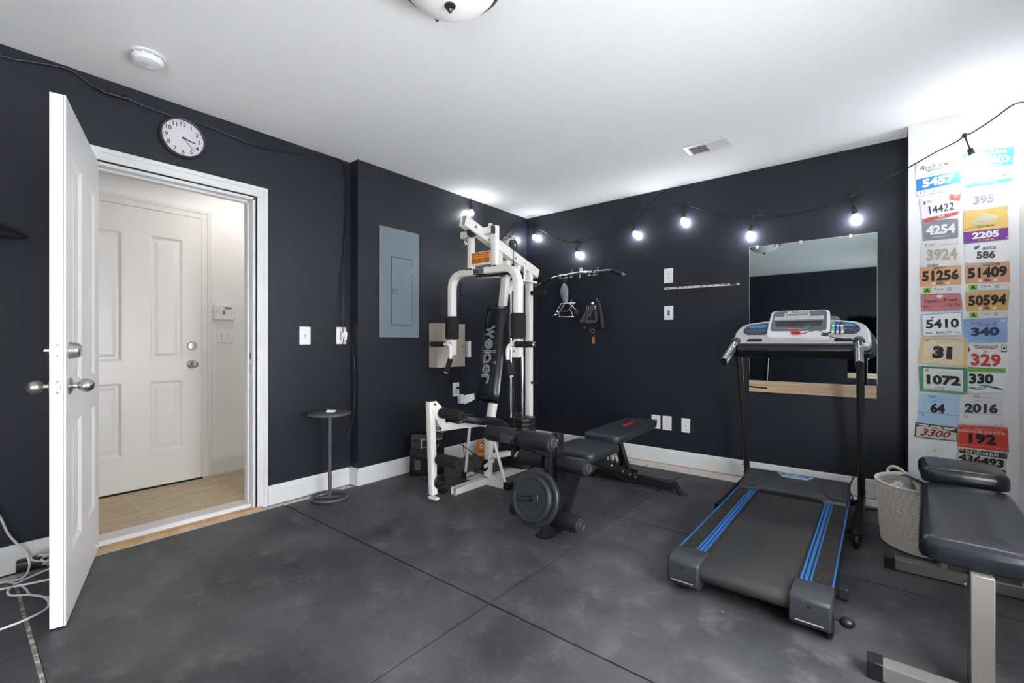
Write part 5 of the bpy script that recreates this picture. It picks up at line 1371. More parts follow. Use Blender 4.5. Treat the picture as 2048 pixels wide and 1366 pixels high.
b = MB(); p_ = [(-2.892, 3.98, 1.700), (-2.71, 4.01, 1.770), (-2.60, 4.03, 1.795), (-2.42, 4.035, 1.805), (-2.03, 4.035, 1.797), (-1.885, 4.01, 1.738)]
b.tube(fillet(p_, .04, 4), .0125, 12, up=None); b.build('bar', M['chrome'], t)
b = MB(); b.cyl((-2.812, 3.993, 1.731), (-2.70, 4.012, 1.774), .0185); b.build('grip', M['foam'], t)
b = MB(); b.cyl((-2.015, 4.033, 1.792), (-1.893, 4.013, 1.741), .0185); b.build('grip', M['foam'], t)
b = MB(); b.cyl((-2.905, 3.978, 1.695), (-2.815, 3.992, 1.730), .0095); b.build('rusty_tip', mat('rust', (.22, .10, .05), .6, .5), t)
b = MB(); b.cyl((-1.893, 4.013, 1.741), (-1.878, 4.011, 1.735), .0175); b.build('end_plug', M['chrome'], t)
b = MB(); b.prism(rrect(.034, .045, .012, 4), lambda u, v, h: (-2.345+u, 4.02+h, 1.828+v), -.004, .004); b.build('centre_eye', M['silver2'], t)
b = MB(); b.cyl((-2.36, 4.02, 1.79), (-2.36, 4.02, 1.765), .006); b.sphere((-2.36, 4.02, 1.755), .010, 10, 8); b.build('swivel', M['chrome'], t)
t = thing('row_bar', 'short chrome row bar with dark bands resting against the pulldown bar', 'exercise bar', (-2.42, 3.99, 1.77))
b = MB(); b.tube(fillet([(-2.655, 3.985, 1.775), (-2.45, 3.99, 1.790), (-2.36, 3.995, 1.80), (-2.30, 3.995, 1.790), (-2.135, 3.99, 1.778)], .04, 4), .0115, 12, up=None); b.tube([(-2.60, 3.98, 1.752), (-2.42, 3.985, 1.758)], .008, 8); b.tube([(-2.25, 3.985, 1.758), (-2.13, 3.985, 1.757)], .008, 8); b.build('bar', M['chrome'], t)
b = MB()
for x_ in (-2.600, -2.540, -2.47, -2.265, -2.205, -2.15): b.cyl((x_-.005, 3.988, 1.772), (x_+.007, 3.988, 1.774), .0215)
b.build('band', M['black'], t)
# grey cloth pouch
t = thing('grey_pouch', 'small crumpled grey cloth pouch hanging from the chrome pulldown bar', 'pouch', (-2.52, 3.985, 1.5))
b = MB(); b.tube([(-2.497, 3.985, 1.757), (-2.525, 3.982, 1.700)], .0022, 6); b.build('hook_wire', M['chrome'], t)
b = MB(); rings = []; N = 16
for i in range(11):
    v = i/10; z = 1.705-.205*v; rad = [.010, .022, .038, .046, .050, .048, .044, .040, .034, .028, .018][i]; cx = -2.530+.020*v
    for k in range(N):
        a = 2*PI*k/N; q = 1+.16*math.sin(3*a+v*7)+.08*math.sin(7*a+v*11)
        rings.append((cx+rad*q*math.cos(a), 3.985+rad*.55*q*math.sin(a), z+.006*math.sin(5*a+i)))
b.add(rings, [(i*N+k, i*N+(k+1) % N, (i+1)*N+(k+1) % N, (i+1)*N+k) for i in range(10) for k in range(N)] + [tuple(range(N)), tuple(10*N+k for k in range(N))])
b.build('pouch', mat('grey_sheen_cloth', (.28, .28, .29), .45, .3), t, subs=1)
# chrome double D handle
t = thing('double_handle', 'chrome double grip rowing handle hanging below the grey pouch', 'exercise handle', (-2.48, 3.97, 1.35))
yy = 3.985
b = MB()
b.tube([(-2.565, yy, 1.498), (-2.390, yy, 1.492)], .0065, 8)
b.tube(fillet([(-2.560, yy, 1.495), (-2.600, yy-.03, 1.412), (-2.565, yy-.03, 1.405), (-2.565, yy-.03, 1.352)], .01), .006, 8, up=None)
b.tube(fillet([(-2.52, yy, 1.493), (-2.585, yy-.01, 1.395), (-2.615, yy-.02, 1.375)], .01), .009, 8, up=None)
b.tube(fillet([(-2.405, yy, 1.49), (-2.455, yy-.03, 1.415), (-2.56, yy-.03, 1.408)], .01), .006, 8, up=None)
b.tube([(-2.46, yy, 1.485), (-2.355, yy-.02, 1.405)], .0105, 10); b.tube([(-2.43, yy-.03, 1.42), (-2.40, yy-.03, 1.36)], .006, 8)
b.build('frame', M['chrome'], t)
b = MB(); b.cyl((-2.555, yy-.03, 1.357), (-2.385, yy-.03, 1.348), .0115); b.lathe((-2.618, yy-.035, 1.370), (-.75, -.2, .6), [(.020, 0), (.022, .004), (.014, .010), (.0001, .011)], 16); b.build('grip', M['chrome'], t)
b = MB(); b.lathe((-2.345, yy-.035, 1.395), (.9, -.3, .2), [(.034, 0), (.036, .004), (.030, .010), (.0001, .012)], 20); b.build('grip_end', M['black'], t)
# rope, straps and rings
t = thing('triceps_rope', 'black twisted rope with rubber ends hanging at the right of the strap bundle', 'exercise rope', (-2.13, 3.99, 1.23))
b = MB()
for k in range(3):
    pts = []
    for i in range(70):
        s_ = i/69; ang = s_*30+k*2*PI/3; c_ = Vector((-2.145+.055*s_**.7, 4.00, 1.505-.265*s_)); pts.append(c_+Vector((.0085*math.cos(ang), .0085*math.sin(ang), 0)))
    b.tube(pts, .0085, 7)
b.build('rope', mat('rope_black', (.035, .035, .038), .6), t)
b = MB(); b.lathe((-2.090, 4.0, 1.245), (0, 0, -1), [(.014, 0), (.024, .004), (.026, .010), (.020, .020), (.0001, .022)], 18); b.build('rope_end', M['black'], t)
t = thing('strap_handles', 'bundle of black strap handles hanging on a wall hook, with small orange-brown tag', 'exercise handle', (-2.22, 3.98, 1.1))
b = MB(); b.sweep([(-2.195, 3.975, 1.475), (-2.245, 3.965, 1.40), (-2.305, 3.96, 1.315)], rrect(.028, .004, .001, 1), up=Vector((0, 1, .2))); b.sweep([(-2.165, 3.965, 1.46), (-2.205, 3.95, 1.38), (-2.262, 3.95, 1.305)], rrect(.028, .004, .001, 1), up=Vector((0, 1, .2)))
b.sweep([(-2.17, 3.99, 1.47), (-2.155, 3.975, 1.39), (-2.145, 3.97, 1.30)], rrect(.03, .004, .001, 1), up=Vector((0, 1, .2))); b.build('strap', mat('webbing', (.05, .05, .055), .7), t)
b = MB(); b.cyl((-2.315, 3.955, 1.303), (-2.270, 3.955, 1.303), .014); b.cyl((-2.245, 3.945, 1.298), (-2.150, 3.945, 1.296), .0155); b.build('grip', mat('dark_grey_foam', (.07, .07, .075), .8), t)
b = MB(); b.sphere((-2.27, 3.955, 1.235), .027, 14, 10); b.lathe((-2.20, 3.96, 1.215), (0, -1, 0), [(.022, 0), (.026, .01), (.018, .016), (.014, .010)], 18)
b.cbox((-2.215, 3.99, 1.43), (.105, .045, .065)); b.cbox((-2.235, 3.985, 1.36), (.06, .04, .10)); b.build('cuff', M['black'], t, bev=.010)
b = MB()
for (cx, cz) in ((-2.235, 1.432), (-2.197, 1.430), (-2.165, 1.436)): b.tube([(cx+.012*math.cos(a), 3.962, cz+.016*math.sin(a)) for a in [i*PI/8 for i in range(16)]], .0032, 6, closed=True, up=(0, 1, 0))
b.tube([(-2.175+.018*math.cos(a), 3.950, 1.205+.020*math.sin(a)) for a in [i*PI/8 for i in range(16)]], .002, 6, closed=True, up=(0, 1, 0))
b.sphere((-2.19, 3.975, 1.475), .020, 12, 8, d=(1, 0, 0)); b.build('ring', M['chrome'], t)
b = MB(); b.box(-2.192, -2.164, 3.968, 3.971, 1.082, 1.148, 0); b.box(-2.180, -2.176, 3.97, 3.974, 1.148, 1.20, 1); b.build('tag', [mat('brown_tag', (.38, .14, .03), .6), M['black']], t)

# ================================================================== NEAR BENCH, BASKET
t = thing('flat_bench', 'warm grey steel bench with thick black vinyl seat pads at the edge of the photo', 'weight bench', (.25, 2.4, 0))
GM = M['benchmetal']
YM = T(.255, 1.965, 0) @ Rz(math.radians(-2.2)) @ T(-.255, -1.965, 0)
b = cushion(.100, .412, 1.965, 2.795, .392, .466, .055, .030, dome=.006, M4=YM, taper=.11); b.build('seat', M['vinyl'], t, ang=75)
b = cushion(.152, .440, 2.815, 3.11, .448, .522, .05, .030, dome=.006); b.build('back_pad', M['vinyl'], t, ang=75)
for (ya, x0, x1) in ((1.880, -.030, .54), (2.852, .020, .55)):
    b = MB(); b.box(x0+.035, x1-.035, ya, ya+.06, .003, .053); f1 = b.build('floor_bar', GM, t, bev=.003)
    for xa in (x0, x1-.040):
        b = MB(); b.box(xa, xa+.040, ya-.003, ya+.063, 0, .057); b.build('end_cap', M['black'], f1, bev=.003)
b = MB(); b.box(.217, .270, 1.955, 2.030, .030, .385); b.box(.217, .270, 1.90, 2.03, .02, .05); b.build('front_post', GM, t, bev=.003)
b = MB(); b.box(.217, .270, 2.845, 2.905, .053, .42); b.build('rear_post', GM, t, bev=.003)
b = MB(); b.box(.222, .265, 2.0, 3.02, .352, .392); b.box(.17, .36, 2.15, 2.19, .375, .395); b.box(.18, .36, 2.60, 2.64, .375, .395); b.box(.17, .33, 1.99, 2.05, .37, .394); b.build('top_rail', BK, t, bev=.002)
b = MB(); b.box(.215, .275, 2.86, 3.05, .425, .45); b.build('pad_bracket', BK, t)
b = MB(); b.prism(rrect(.065, .014, .005, 2), lambda u, v, h: (.365+u, 2.851-h, .032+v), 0, .0008, 0)
put_text(b, 'BODY', lambda u, v, h: (.34+u, 2.850-h, .028+v), .0, .05, .0, .008, .0012, 1, bold=.02)
f_dec = b
b = MB(); b.prism(rrect(.065, .012, .005, 2), lambda u, v, h: (.335+u, 2.885+v, .0534+h), 0, .0006); b.build('decal', ink('#9a968f'), t)
b = MB(); b.lathe((.200, 1.92, .056), (0, 0, 1), [(.010, 0), (.010, .004), (.0001, .006)], 10); b.lathe((.2105, 1.99, .34), (-1, 0, 0), [(.009, 0), (.009, .004), (.0001, .005)], 10); b.build('bolt', M['steel'], t)

t = thing('rope_basket', 'round cream coiled rope basket beside the treadmill, below the race bibs', 'basket', (.200, 3.272, 0))
bx, by = .200, 3.272
prof = [(.0001, .012)]
prof = [(.17, .0), (.186, .004)]
N = 30
for i in range(N):
    z = .008+i*.0108; r_ = .190+.026*(i/N)
    prof += [(r_+.0022, z+.002), (r_+.0042, z+.0055), (r_+.0022, z+.009), (r_+.0002, z+.0106)]
rt = .190+.026
prof += [(rt+.006, .335), (rt+.004, .343), (rt-.004, .343), (rt-.008, .335)]
for i in reversed(range(N)):
    z = .008+i*.0108; r_ = .190+.026*(i/N)-.009
    prof += [(r_-.0002, z+.0106), (r_-.0034, z+.0055), (r_-.0002, z+.002)]
prof += [(.0001, .012)]
b = MB(); b.lathe((bx, by, 0), (0, 0, 1), prof, 72, caps=False); b.lathe((bx, by, .001), (0, 0, 1), [(.172, 0), (.0001, .001)], 72, caps=False); b.build('body', M['rope'], t, ang=80)
b = MB(); a = 2.35
h0 = Vector((bx+.219*math.cos(a), by+.219*math.sin(a), .335))
b.tube(smooth_path([h0+Vector((0, 0, -.02)), h0+Vector((-.005, .005, .02)), h0+Vector((.02, -.02, .045)), h0+Vector((.06, -.05, .03)), h0+Vector((.085, -.075, -.005)), h0+Vector((.09, -.08, -.03))], 6), .0085, 10, up=None); b.build('rope_handle', M['rope'], t)
def lump(c, rx, ry, rz, name, m, label, cat, seed=1, f=2.2, amp=.25):
    b = MB(); vs = []; nu, nv = 26, 14
    for j in range(nv+1):
        for i in range(nu):
            th, ph = PI*j/nv, 2*PI*i/nu
            p = Vector((math.sin(th)*math.cos(ph), math.sin(th)*math.sin(ph), math.cos(th)))
            q = 1+amp*noise.noise(p*f+Vector((seed*7.3, 0, 0)))+amp*.4*noise.noise(p*f*2.6+Vector((0, seed*3.1, 0)))
            vs.append((c[0]+p.x*rx*q, c[1]+p.y*ry*q, c[2]+p.z*rz*q))
    b.add(vs, [(j*nu+i, j*nu+(i+1) % nu, (j+1)*nu+(i+1) % nu, (j+1)*nu+i) for j in range(nv) for i in range(nu)])
    return tag(b.build(name, m, subs=1, ang=80), label, cat)
lump((.105, 3.265, .250), .072, .085, .082, 'crumpled_towel', M['cloth'], 'crumpled pale grey towel inside the rope basket', 'towel', 1, 2.4, .35)
lump((.265, 3.20, .235), .072, .080, .075, 'folded_cloth', mat('beige_grey_cloth', (.42, .41, .39), .95), 'grey cloth folded in the rope basket beside the towel', 'cloth', 4, 2.6, .3)
t = thing('baseball_cap', 'dark grey cap with curved brim lying on the cloths in the rope basket', 'cap', (.168, 3.30, .30))
b = MB(); vs = []; nu, nv = 20, 8; CM = T(.168, 3.305, .332) @ Matrix.Rotation(.5, 4, 'Y') @ Matrix.Rotation(-.25, 4, 'X')
b = MB(CM)
for j in range(nv+1):
    for i in range(nu): a, e = 2*PI*i/nu, PI/2*j/nv; vs.append((.068*math.cos(a)*math.cos(e), .068*math.sin(a)*math.cos(e), .055*math.sin(e)))
b.add(vs, [(j*nu+i, j*nu+(i+1) % nu, (j+1)*nu+(i+1) % nu, (j+1)*nu+i) for j in range(nv) for i in range(nu)]); o = b.build('crown', mat('lavender_grey_cloth', (.40, .42, .47), .9), t); o.modifiers.new('s', 'SOLIDIFY').thickness = .003
b = MB(CM); vs = []
for j in range(6):
    for i in range(13): a = PI+.35+(PI-.7)*i/12*1.0; r_ = .062+.060*j/5*math.sin((a-PI)) ** .6 if math.sin(a-PI) > 0 else .062; vs.append((r_*math.cos(a), r_*math.sin(a), .006-.35*((r_*math.cos(a))**2)*8*(j/5)))
b.add(vs, [(j*13+i, j*13+i+1, (j+1)*13+i+1, (j+1)*13+i) for j in range(5) for i in range(12)]); o = b.build('brim', M['darkcloth'], t); o.modifiers.new('s', 'SOLIDIFY').thickness = .004
# ================================================================== RACE BIBS
BIB_N = [0]
def bib(label, cs, bg, rects=(), texts=(), off=.0015, bow=.005, polys=(), seed=None, lumps=()):
    BIB_N[0] += 1; sd = BIB_N[0] if seed is None else seed
    (tl, tr, br, bl) = [Vector((p[0], p[1])) for p in cs]
    mats_ = []; 
    def mi(c):
        m = c if not isinstance(c, str) else ink(c)
        if m not in mats_: mats_.append(m)
        return mats_.index(m)
    def fn(u, v, h):
        p = bl*(1-u)*(1-v)+br*u*(1-v)+tl*(1-u)*v+tr*u*v
        e = min(1, 6*min(u, 1-u))*min(1, 6*min(v, 1-v))
        y = off + bow*math.sin(PI*min(1, max(0, u)))**.8*(.35+.65*v*v) + .0009*e*noise.noise(Vector((u*4+sd*5, v*4, sd)))+.0004*math.sin(9*u+5*v+sd)
        return (p.x, YP-.001-y-h, p.y)
    b = MB()
    def patch(u0, u1, v0, v1, h, m, nx=None, ny=None):
        nx = nx or max(1, int((u1-u0)*14)); ny = ny or max(1, int((v1-v0)*10)); vs = []
        for j in range(ny+1):
            for i in range(nx+1): vs.append(fn(u0+(u1-u0)*i/nx, v0+(v1-v0)*j/ny, h))
        b.add(vs, [(j*(nx+1)+i, j*(nx+1)+i+1, (j+1)*(nx+1)+i+1, (j+1)*(nx+1)+i) for j in range(ny) for i in range(nx)], m)
    patch(0, 1, 0, 1, 0, mi(bg), 16, 12)
    patch(0, 1, 0, 1, -.0004, mi('#e6e6e6'), 16, 12)
    for r_ in rects: patch(*r_[:4], .0004+(.0003 if len(r_) > 5 else 0), mi(r_[4]))
    for (pts, c) in polys: b.add([fn(u, v, .0008) for u, v in pts], [tuple(range(len(pts)))], mi(c))
    for tx in texts:
        s_, u0, u1, v0, v1, c = tx[:6]; bold = tx[6] if len(tx) > 6 else .03; sh = tx[7] if len(tx) > 7 else 0
        put_text(b, s_, fn, u0, u1, v0, v1, .0022, mi(c), bold=bold, shear=sh)
    o = b.build('race_bib', mats_, smooth=False)
    tag(o, label, 'race bib', 'race bibs on the white wall')
    b = MB()
    for (u, v) in ((.035, .95), (.965, .95), (.035, .05), (.965, .05)):
        p = Vector(fn(u, v, 0)); b.lathe(p, (0, -1, 0), [(.0032, 0), (.0032, .0022), (.0018, .0032), (.0001, .0034)], 8)
    b.build('push_pin', M['white2'], o)
    return o
K = '#26262a'
L_ = dict(
L1=[(0.182, 2.231), (0.391, 2.234), (0.388, 2.039), (0.19, 2.023)], L2=[(0.196, 2.01), (0.389, 2.009), (0.38, 1.879), (0.217, 1.855)], L3=[(0.213, 1.859), (0.378, 1.852), (0.378, 1.735), (0.217, 1.738)],
L4=[(0.209, 1.729), (0.379, 1.726), (0.386, 1.552), (0.208, 1.563)], L5=[(0.201, 1.57), (0.392, 1.565), (0.392, 1.402), (0.203, 1.398)], L6=[(0.206, 1.399), (0.39, 1.392), (0.398, 1.294), (0.209, 1.289)],
L7=[(0.206, 1.271), (0.398, 1.281), (0.403, 1.133), (0.21, 1.131)], L8=[(0.21, 1.123), (0.418, 1.114), (0.416, 0.944), (0.194, 0.962)], L9=[(0.198, 0.943), (0.418, 0.935), (0.418, 0.777), (0.201, 0.784)],
L10=[(0.196, 0.771), (0.386, 0.768), (0.378, 0.578), (0.189, 0.583)], L11=[(0.181, 0.584), (0.375, 0.571), (0.375, 0.486), (0.177, 0.488)],
R1=[(0.399, 2.238), (0.61, 2.23), (0.601, 2.024), (0.408, 2.024)], R2=[(0.407, 2.024), (0.588, 2.026), (0.58, 1.887), (0.401, 1.891)], R3=[(0.399, 1.885), (0.585, 1.891), (0.588, 1.696), (0.401, 1.695)],
R4=[(0.406, 1.687), (0.584, 1.682), (0.585, 1.564), (0.406, 1.573)], R5=[(0.407, 1.564), (0.593, 1.564), (0.595, 1.401), (0.409, 1.405)], R6=[(0.409, 1.398), (0.593, 1.397), (0.585, 1.24), (0.413, 1.236)],
R7=[(0.401, 1.234), (0.584, 1.238), (0.584, 1.092), (0.406, 1.089)], R8=[(0.416, 1.087), (0.585, 1.085), (0.584, 0.937), (0.416, 0.944)], R9=[(0.42, 0.944), (0.577, 0.939), (0.569, 0.799), (0.42, 0.784)],
R10=[(0.392, 0.784), (0.568, 0.79), (0.566, 0.606), (0.381, 0.6)], R11=[(0.378, 0.591), (0.585, 0.596), (0.59, 0.451), (0.375, 0.455)], R12=[(0.378, 0.446), (0.584, 0.443), (0.576, 0.324), (0.366, 0.35)])
W = '#f6f6f6'
bib('white race bib with blue band numbered 5457, topmost of its column', L_['L1'], W, [(0, 1, .16, .53, '#2f7ecb')],
    [('ST. JUDE', .40, .66, .915, .955, '#444448', .0), ("Rock'n'Roll", .10, .92, .77, .90, K, .0, .3), ('NASHVILLE', .24, .78, .68, .76, '#333338', .01), ('1/2 MARATHON', .22, .80, .56, .625, '#55555a', .0),
     ('5457', .13, .87, .22, .48, '#f4f4f4', .05), ('5', .16, .20, .05, .11, '#444448', .01), ('NASHVILLE', .36, .62, .09, .12, '#77777c'), ('MARATHON', .38, .60, .04, .07, '#77777c'), ('I', .08, .10, .04, .13, '#555')], bow=.009)
bib('white race bib with red corner numbered 14422', L_['L2'], W, [(0, 1, 0, .13, '#cf4a44')],
    [('14422', .22, .86, .26, .60, '#47484c', .01), ('Tara', .42, .62, .02, .11, '#f2f2f2', .03), ('Boston', .20, .34, .80, .86, '#c8606a', .0), ('Marathon', .20, .40, .74, .79, '#d08080', .0)],
    polys=[([(.73, .97), (1, .97), (1, .60), (.74, .72)], '#d9655f'), ([(.12, .84), (.14, .84), (.15, .74), (.12, .68), (.10, .76)], '#4c5c88'), ([(.80, .86), (.90, .86), (.92, .80), (.82, .78)], '#e8b0ac')], bow=.012)
bib('grey mottled race bib numbered 4254', L_['L3'], '#8d8c95', [(0, 1, 0, .035, '#77767f'), (0, 1, .965, 1, '#77767f'), (.06, .22, .86, .91, '#a9a8b0')],
    [('4254', .10, .92, .26, .76, '#efefef', .05), ('NASHVILLE MARATHON', .27, .74, .10, .16, '#e4e4e4', .02)])
bib('white race bib with tan digits 3924', L_['L4'], '#e6e5e3', [(.48, .98, .84, .85, '#85858a'), (.0, 1, .805, .808, '#b9b9bb')],
    [('3924', .15, .95, .28, .70, '#b3a996', .03), ('race', .20, .36, .82, .90, '#66666a', .0, .3), ('Goodrick', .16, .46, .05, .16, K, .02, .2)],
    polys=[([(.10, .88), (.16, .93), (.14, .86), (.20, .84), (.12, .84)], '#d46a72')], bow=.006)
def shootout(lbl, key, num, bg, faint=False, off=.0015):
    bib(lbl, L_[key], '#e2e2e2', [(0, 1, .27, 1, bg), (.20, .78, .90, .965, '#2d3a5c') if bg != '#d8ae6c' else (.33, .66, .93, .95, '#c09a60'), (.08, .28, .03, .235, '#86c440'), (.66, .77, .06, .20, '#b9b9b9'), (.80, .96, .16, .175, '#c4c4c6')],
        [(num, .06, .94, .46, .865, '#222224', .045), ('15k', .42, .58, .325, .42, '#2c2420', .03), ('A', .125, .235, .055, .21, '#1f3a1c', .05), ('Tara', .34, .57, .11, .20, '#6d6d70' if faint else '#333336', .0)] + ([('COUNTRY MUSIC', .24, .74, .915, .95, '#c8ccd8', .02)] if bg != '#d8ae6c' else []),
        polys=[([(.29, .34), (.31, .42), (.37, .42), (.39, .34), (.36, .31), (.32, .31)], '#eadfc8'), ([(.62, .34), (.64, .42), (.71, .42), (.74, .34), (.70, .31), (.65, .31)], '#eadfc8')], off=off)
shootout('orange-tan race bib numbered 51256 with green letter box', 'L5', '51256', '#d9a77a')
bib('dusty red race bib reading Legacy 3 years', L_['L6'], '#c47a7c', [(0, 1, 0, .04, '#b06a6c'), (0, 1, .95, 1, '#8f5a58'), (.32, .70, .13, .15, '#dcb4b4')],
    [('Legacy', .10, .42, .46, .66, '#57303a', .01, .35), ('-', .455, .49, .55, .57, '#57303a'), ('3 years', .55, .90, .48, .72, '#3c1e26', .02, .35), ('HOT', .07, .28, .18, .34, '#4a3034', .0), ('15k/5k', .60, .96, .22, .42, '#57303a', .0)],
    polys=[([(.38, .86), (.44, .93), (.52, .93), (.57, .86), (.47, .70)], '#dfe6ee')], off=.003)
bib('white race bib with pale blue edges numbered 5410', L_['L7'], W, [(0, .05, 0, 1, '#b4d2e6'), (.95, 1, 0, 1, '#a9cbe2'), (0, 1, .955, 1, '#98bad4'), (0, 1, 0, .04, '#a8cce4')],
    [('5410', .12, .90, .34, .74, '#2b2b30', .03), ('MUSIC CITY', .36, .72, .12, .20, '#3c4c58', .02), ('IRELAND', .36, .60, .07, .11, '#a04a4a'), ('MARS', .10, .26, .12, .165, '#555'), ('TOUR', .78, .92, .10, .18, '#c8b060')],
    polys=[([(.25, .82), (.27, .85), (.30, .85), (.315, .82), (.30, .785), (.27, .785)], '#a8324c')], off=.005)
bib('large cream and orange race bib numbered 31', L_['L8'], '#e8dcc4', [(0, .08, 0, 1, '#e4c289'), (.92, 1, 0, 1, '#e2bf86'), (0, 1, .93, 1, '#e0b87c'), (0, 1, 0, .08, '#e6cba0')],
    [('31', .28, .69, .22, .70, '#2c2826', .08), ('Thanksgiving Day Race', .34, .66, .85, .885, '#b8703c', .01), ('* *', .75, .80, .86, .89, '#884430'), ('Race', .83, .93, .86, .89, '#c09060')],
    polys=[([(.08, .88), (.10, .93), (.16, .93), (.18, .88), (.14, .85)], '#cf7c4c'), ([(.1, .35), (.45, .50), (.92, .30), (.92, .1), (.1, .1)], '#ead2a4')], off=.006, bow=.008)
bib('white race bib with green painted border numbered 1072', L_['L9'], '#e4e6e4', [(0, .09, 0, 1, '#4f9a70'), (.91, 1, 0, 1, '#4d966e'), (0, 1, .93, 1, '#4a8f68'), (0, 1, 0, .09, '#57a077'), (0, 1, .98, 1, '#326b4c', 1), (0, .015, 0, 1, '#326b4c', 1)],
    [('1072', .16, .86, .30, .68, '#242428', .05), ('5K RUN', .32, .52, .12, .20, '#b23a3a', .02), ('HOLIDAY', .34, .70, .76, .82, '#c4c8c8', .01), ('NASHVILLE', .10, .28, .12, .15, '#c88'), ('MARATHON', .62, .84, .13, .155, '#8a8a8a')],
    polys=[([(.13, .84), (.15, .89), (.19, .90), (.22, .87), (.19, .82), (.15, .81)], '#b06a78')], off=.006)
bib('pale blue race bib numbered 64', L_['L10'], '#aecde8', [(0, 1, .345, .36, '#8a6c8c'), (0, 1, .77, .775, '#8fa8c4'), (0, 1, .74, .744, '#8fa8c4'), (.0, .14, .42, .64, '#c0cfe4')],
    [('64', .31, .66, .37, .70, '#1f2128', .045), ('race', .24, .42, .86, .95, '#4a5468', .0, .3), ('NASHVILLE', .52, .82, .83, .845, '#6a7a96'), ('Race', .10, .18, .24, .32, '#4a5c80', .0, .3), ('HALF', .36, .56, .755, .77, '#555c70')], off=.004, bow=.007)
bib('curling black edged race bib with dark red italic 3300', L_['L11'], '#d8d4cc', [(0, .035, 0, 1, '#2a2c34'), (.975, 1, 0, 1, '#2a2c34'), (0, 1, 0, .05, '#2a2c34'), (0, 1, .94, 1, '#23252c')],
    [('3300', .13, .84, .16, .66, '#8c2a30', .02, .35)], polys=[([(.02, .72), (.2, .80), (.34, .78), (.38, .95), (.02, .97)], '#4a5470'), ([(.60, .95), (.66, .74), (.85, .66), (.98, .60), (.98, .95)], '#383c4a'), ([(.38, .70), (.42, .86), (.52, .86), (.57, .68)], '#b7a8a0')], bow=.02, off=.003)
bib('white race bib with sky blue top numbered 22385, beside the glowing bulb', L_['R1'], W, [(0, 1, .50, 1, '#47a2d8'), (.0, 1, .02, .13, '#5fb2e0'), (0, 1, .48, .50, '#9a9aa4')],
    [('ST. JUDE', .30, .86, .84, .96, '#f4f4f4', .03), ('Music Row', .46, .88, .74, .82, '#eef4f8', .0, .3), ('NASHVILLE', .12, .94, .60, .73, '#f6f6f6', .05), ('marathon', .40, .78, .52, .58, '#e4eef4', .0), ('22385', .06, .95, .19, .43, '#8e8e92', .03), ('St. Jude', .45, .70, .05, .10, '#e8f4fa')], bow=.008, off=.002)
bib('faint white race bib with grey digits 395', L_['R2'], W, [], [('395', .22, .70, .24, .62, '#a2a2a6', .035), ('Squirrel', .32, .66, .74, .90, '#d0606c', .0, .35), ('NASHVILLE', .34, .66, .68, .72, '#8a94b8')],
    polys=[([(.04, .72), (.24, .92), (.28, .88), (.10, .70)], '#e8b0b4'), ([(.16, .74), (.28, .84), (.28, .80), (.2, .72)], '#a9b0d0')])
bib('yellow and purple race bib numbered 2205', L_['R3'], '#e3c36e', [(0, 1, 0, .34, '#7d3c98'), (0, 1, .335, .35, '#5a2a70')],
    [('2205', .20, .80, .10, .315, '#efefef', .05), ('TARA', .32, .70, .015, .075, '#e8b090', .04), ('TEDDY BEARS', .30, .70, .44, .50, '#3c4a54', .0), ('MARDI GRAS', .30, .70, .60, .68, '#c7cfcc', .04)],
    polys=[([(.18, .62), (.30, .70), (.42, .84), (.52, .88), (.64, .80), (.80, .72), (.70, .60), (.5, .56), (.3, .56)], '#d8d3b4'), ([(.0, .45), (.3, .52), (.3, .49), (.0, .41)], '#d0a84e'), ([(.6, .88), (1, .96), (1, .92), (.6, .85)], '#d5b25c')], bow=.006)
bib('white race bib with swirl logo numbered 586', L_['R4'], W, [(.34, .78, .115, .12, '#e8b8bc'), (.34, .74, .06, .065, '#e8c4c8')],
    [('586', .28, .72, .20, .60, '#55565c', .04), ('asics', .42, .74, .66, .86, '#5a6070', .02, .25)],
    polys=[([(.22, .72), (.24, .84), (.32, .92), (.37, .90), (.35, .80), (.28, .70)], '#5e6880'), ([(.255, .74), (.27, .82), (.32, .87), (.335, .86), (.32, .79), (.28, .74)], '#ececec')])
shootout('orange-tan race bib numbered 51409 with green letter box', 'R5', '51409', '#d6a17c')
shootout('golden race bib numbered 50594 with green letter box', 'R6', '50594', '#d8ae6c', True)
bib('blue race bib numbered 340', L_['R7'], '#8fb4e0', [(0, 1, .90, 1, '#84aadc'), (.0, 1, 0, .06, '#a8c4e8')],
    [('340', .16, .82, .28, .64, '#2c3a56', .05), ('MUSIC CITY', .14, .78, .76, .88, '#7a9ac8', .03), ('July 4', .30, .76, .66, .82, '#d0606c', .01, .3), ('10k', .84, .98, .84, .94, '#f2f2f2', .04), ('NASHVILLE', .54, .94, .045, .07, '#56688c')], polys=[([(.13, .70), (.22, .84), (.28, .80), (.25, .70)], '#e08a90')])
bib('white race bib with red digits 329 and red ribbon', L_['R8'], W, [(.85, .98, .66, .96, '#3a3a3e'), (.865, .965, .70, .93, '#e4e4e4', 1)],
    [('329', .10, .84, .06, .58, '#c63c38', .035), ('WARMUP BEFORE THE WARMER', .14, .78, .86, .92, '#4c4c50', .01), ('NASHVILLE', .34, .60, .795, .845, '#f0e4e2', .02), ('12K', .42, .50, .635, .70, '#333', .02)],
    polys=[([(.16, .84), (.30, .80), (.32, .86), (.62, .86), (.64, .80), (.76, .84), (.70, .78), (.50, .76), (.24, .78)], '#c8504c'), ([(.02, .66), (.04, .90), (.06, .80), (.09, .72), (.05, .62)], '#b03a34'), ([(.88, .82), (.915, .89), (.95, .82), (.915, .75)], '#333')])
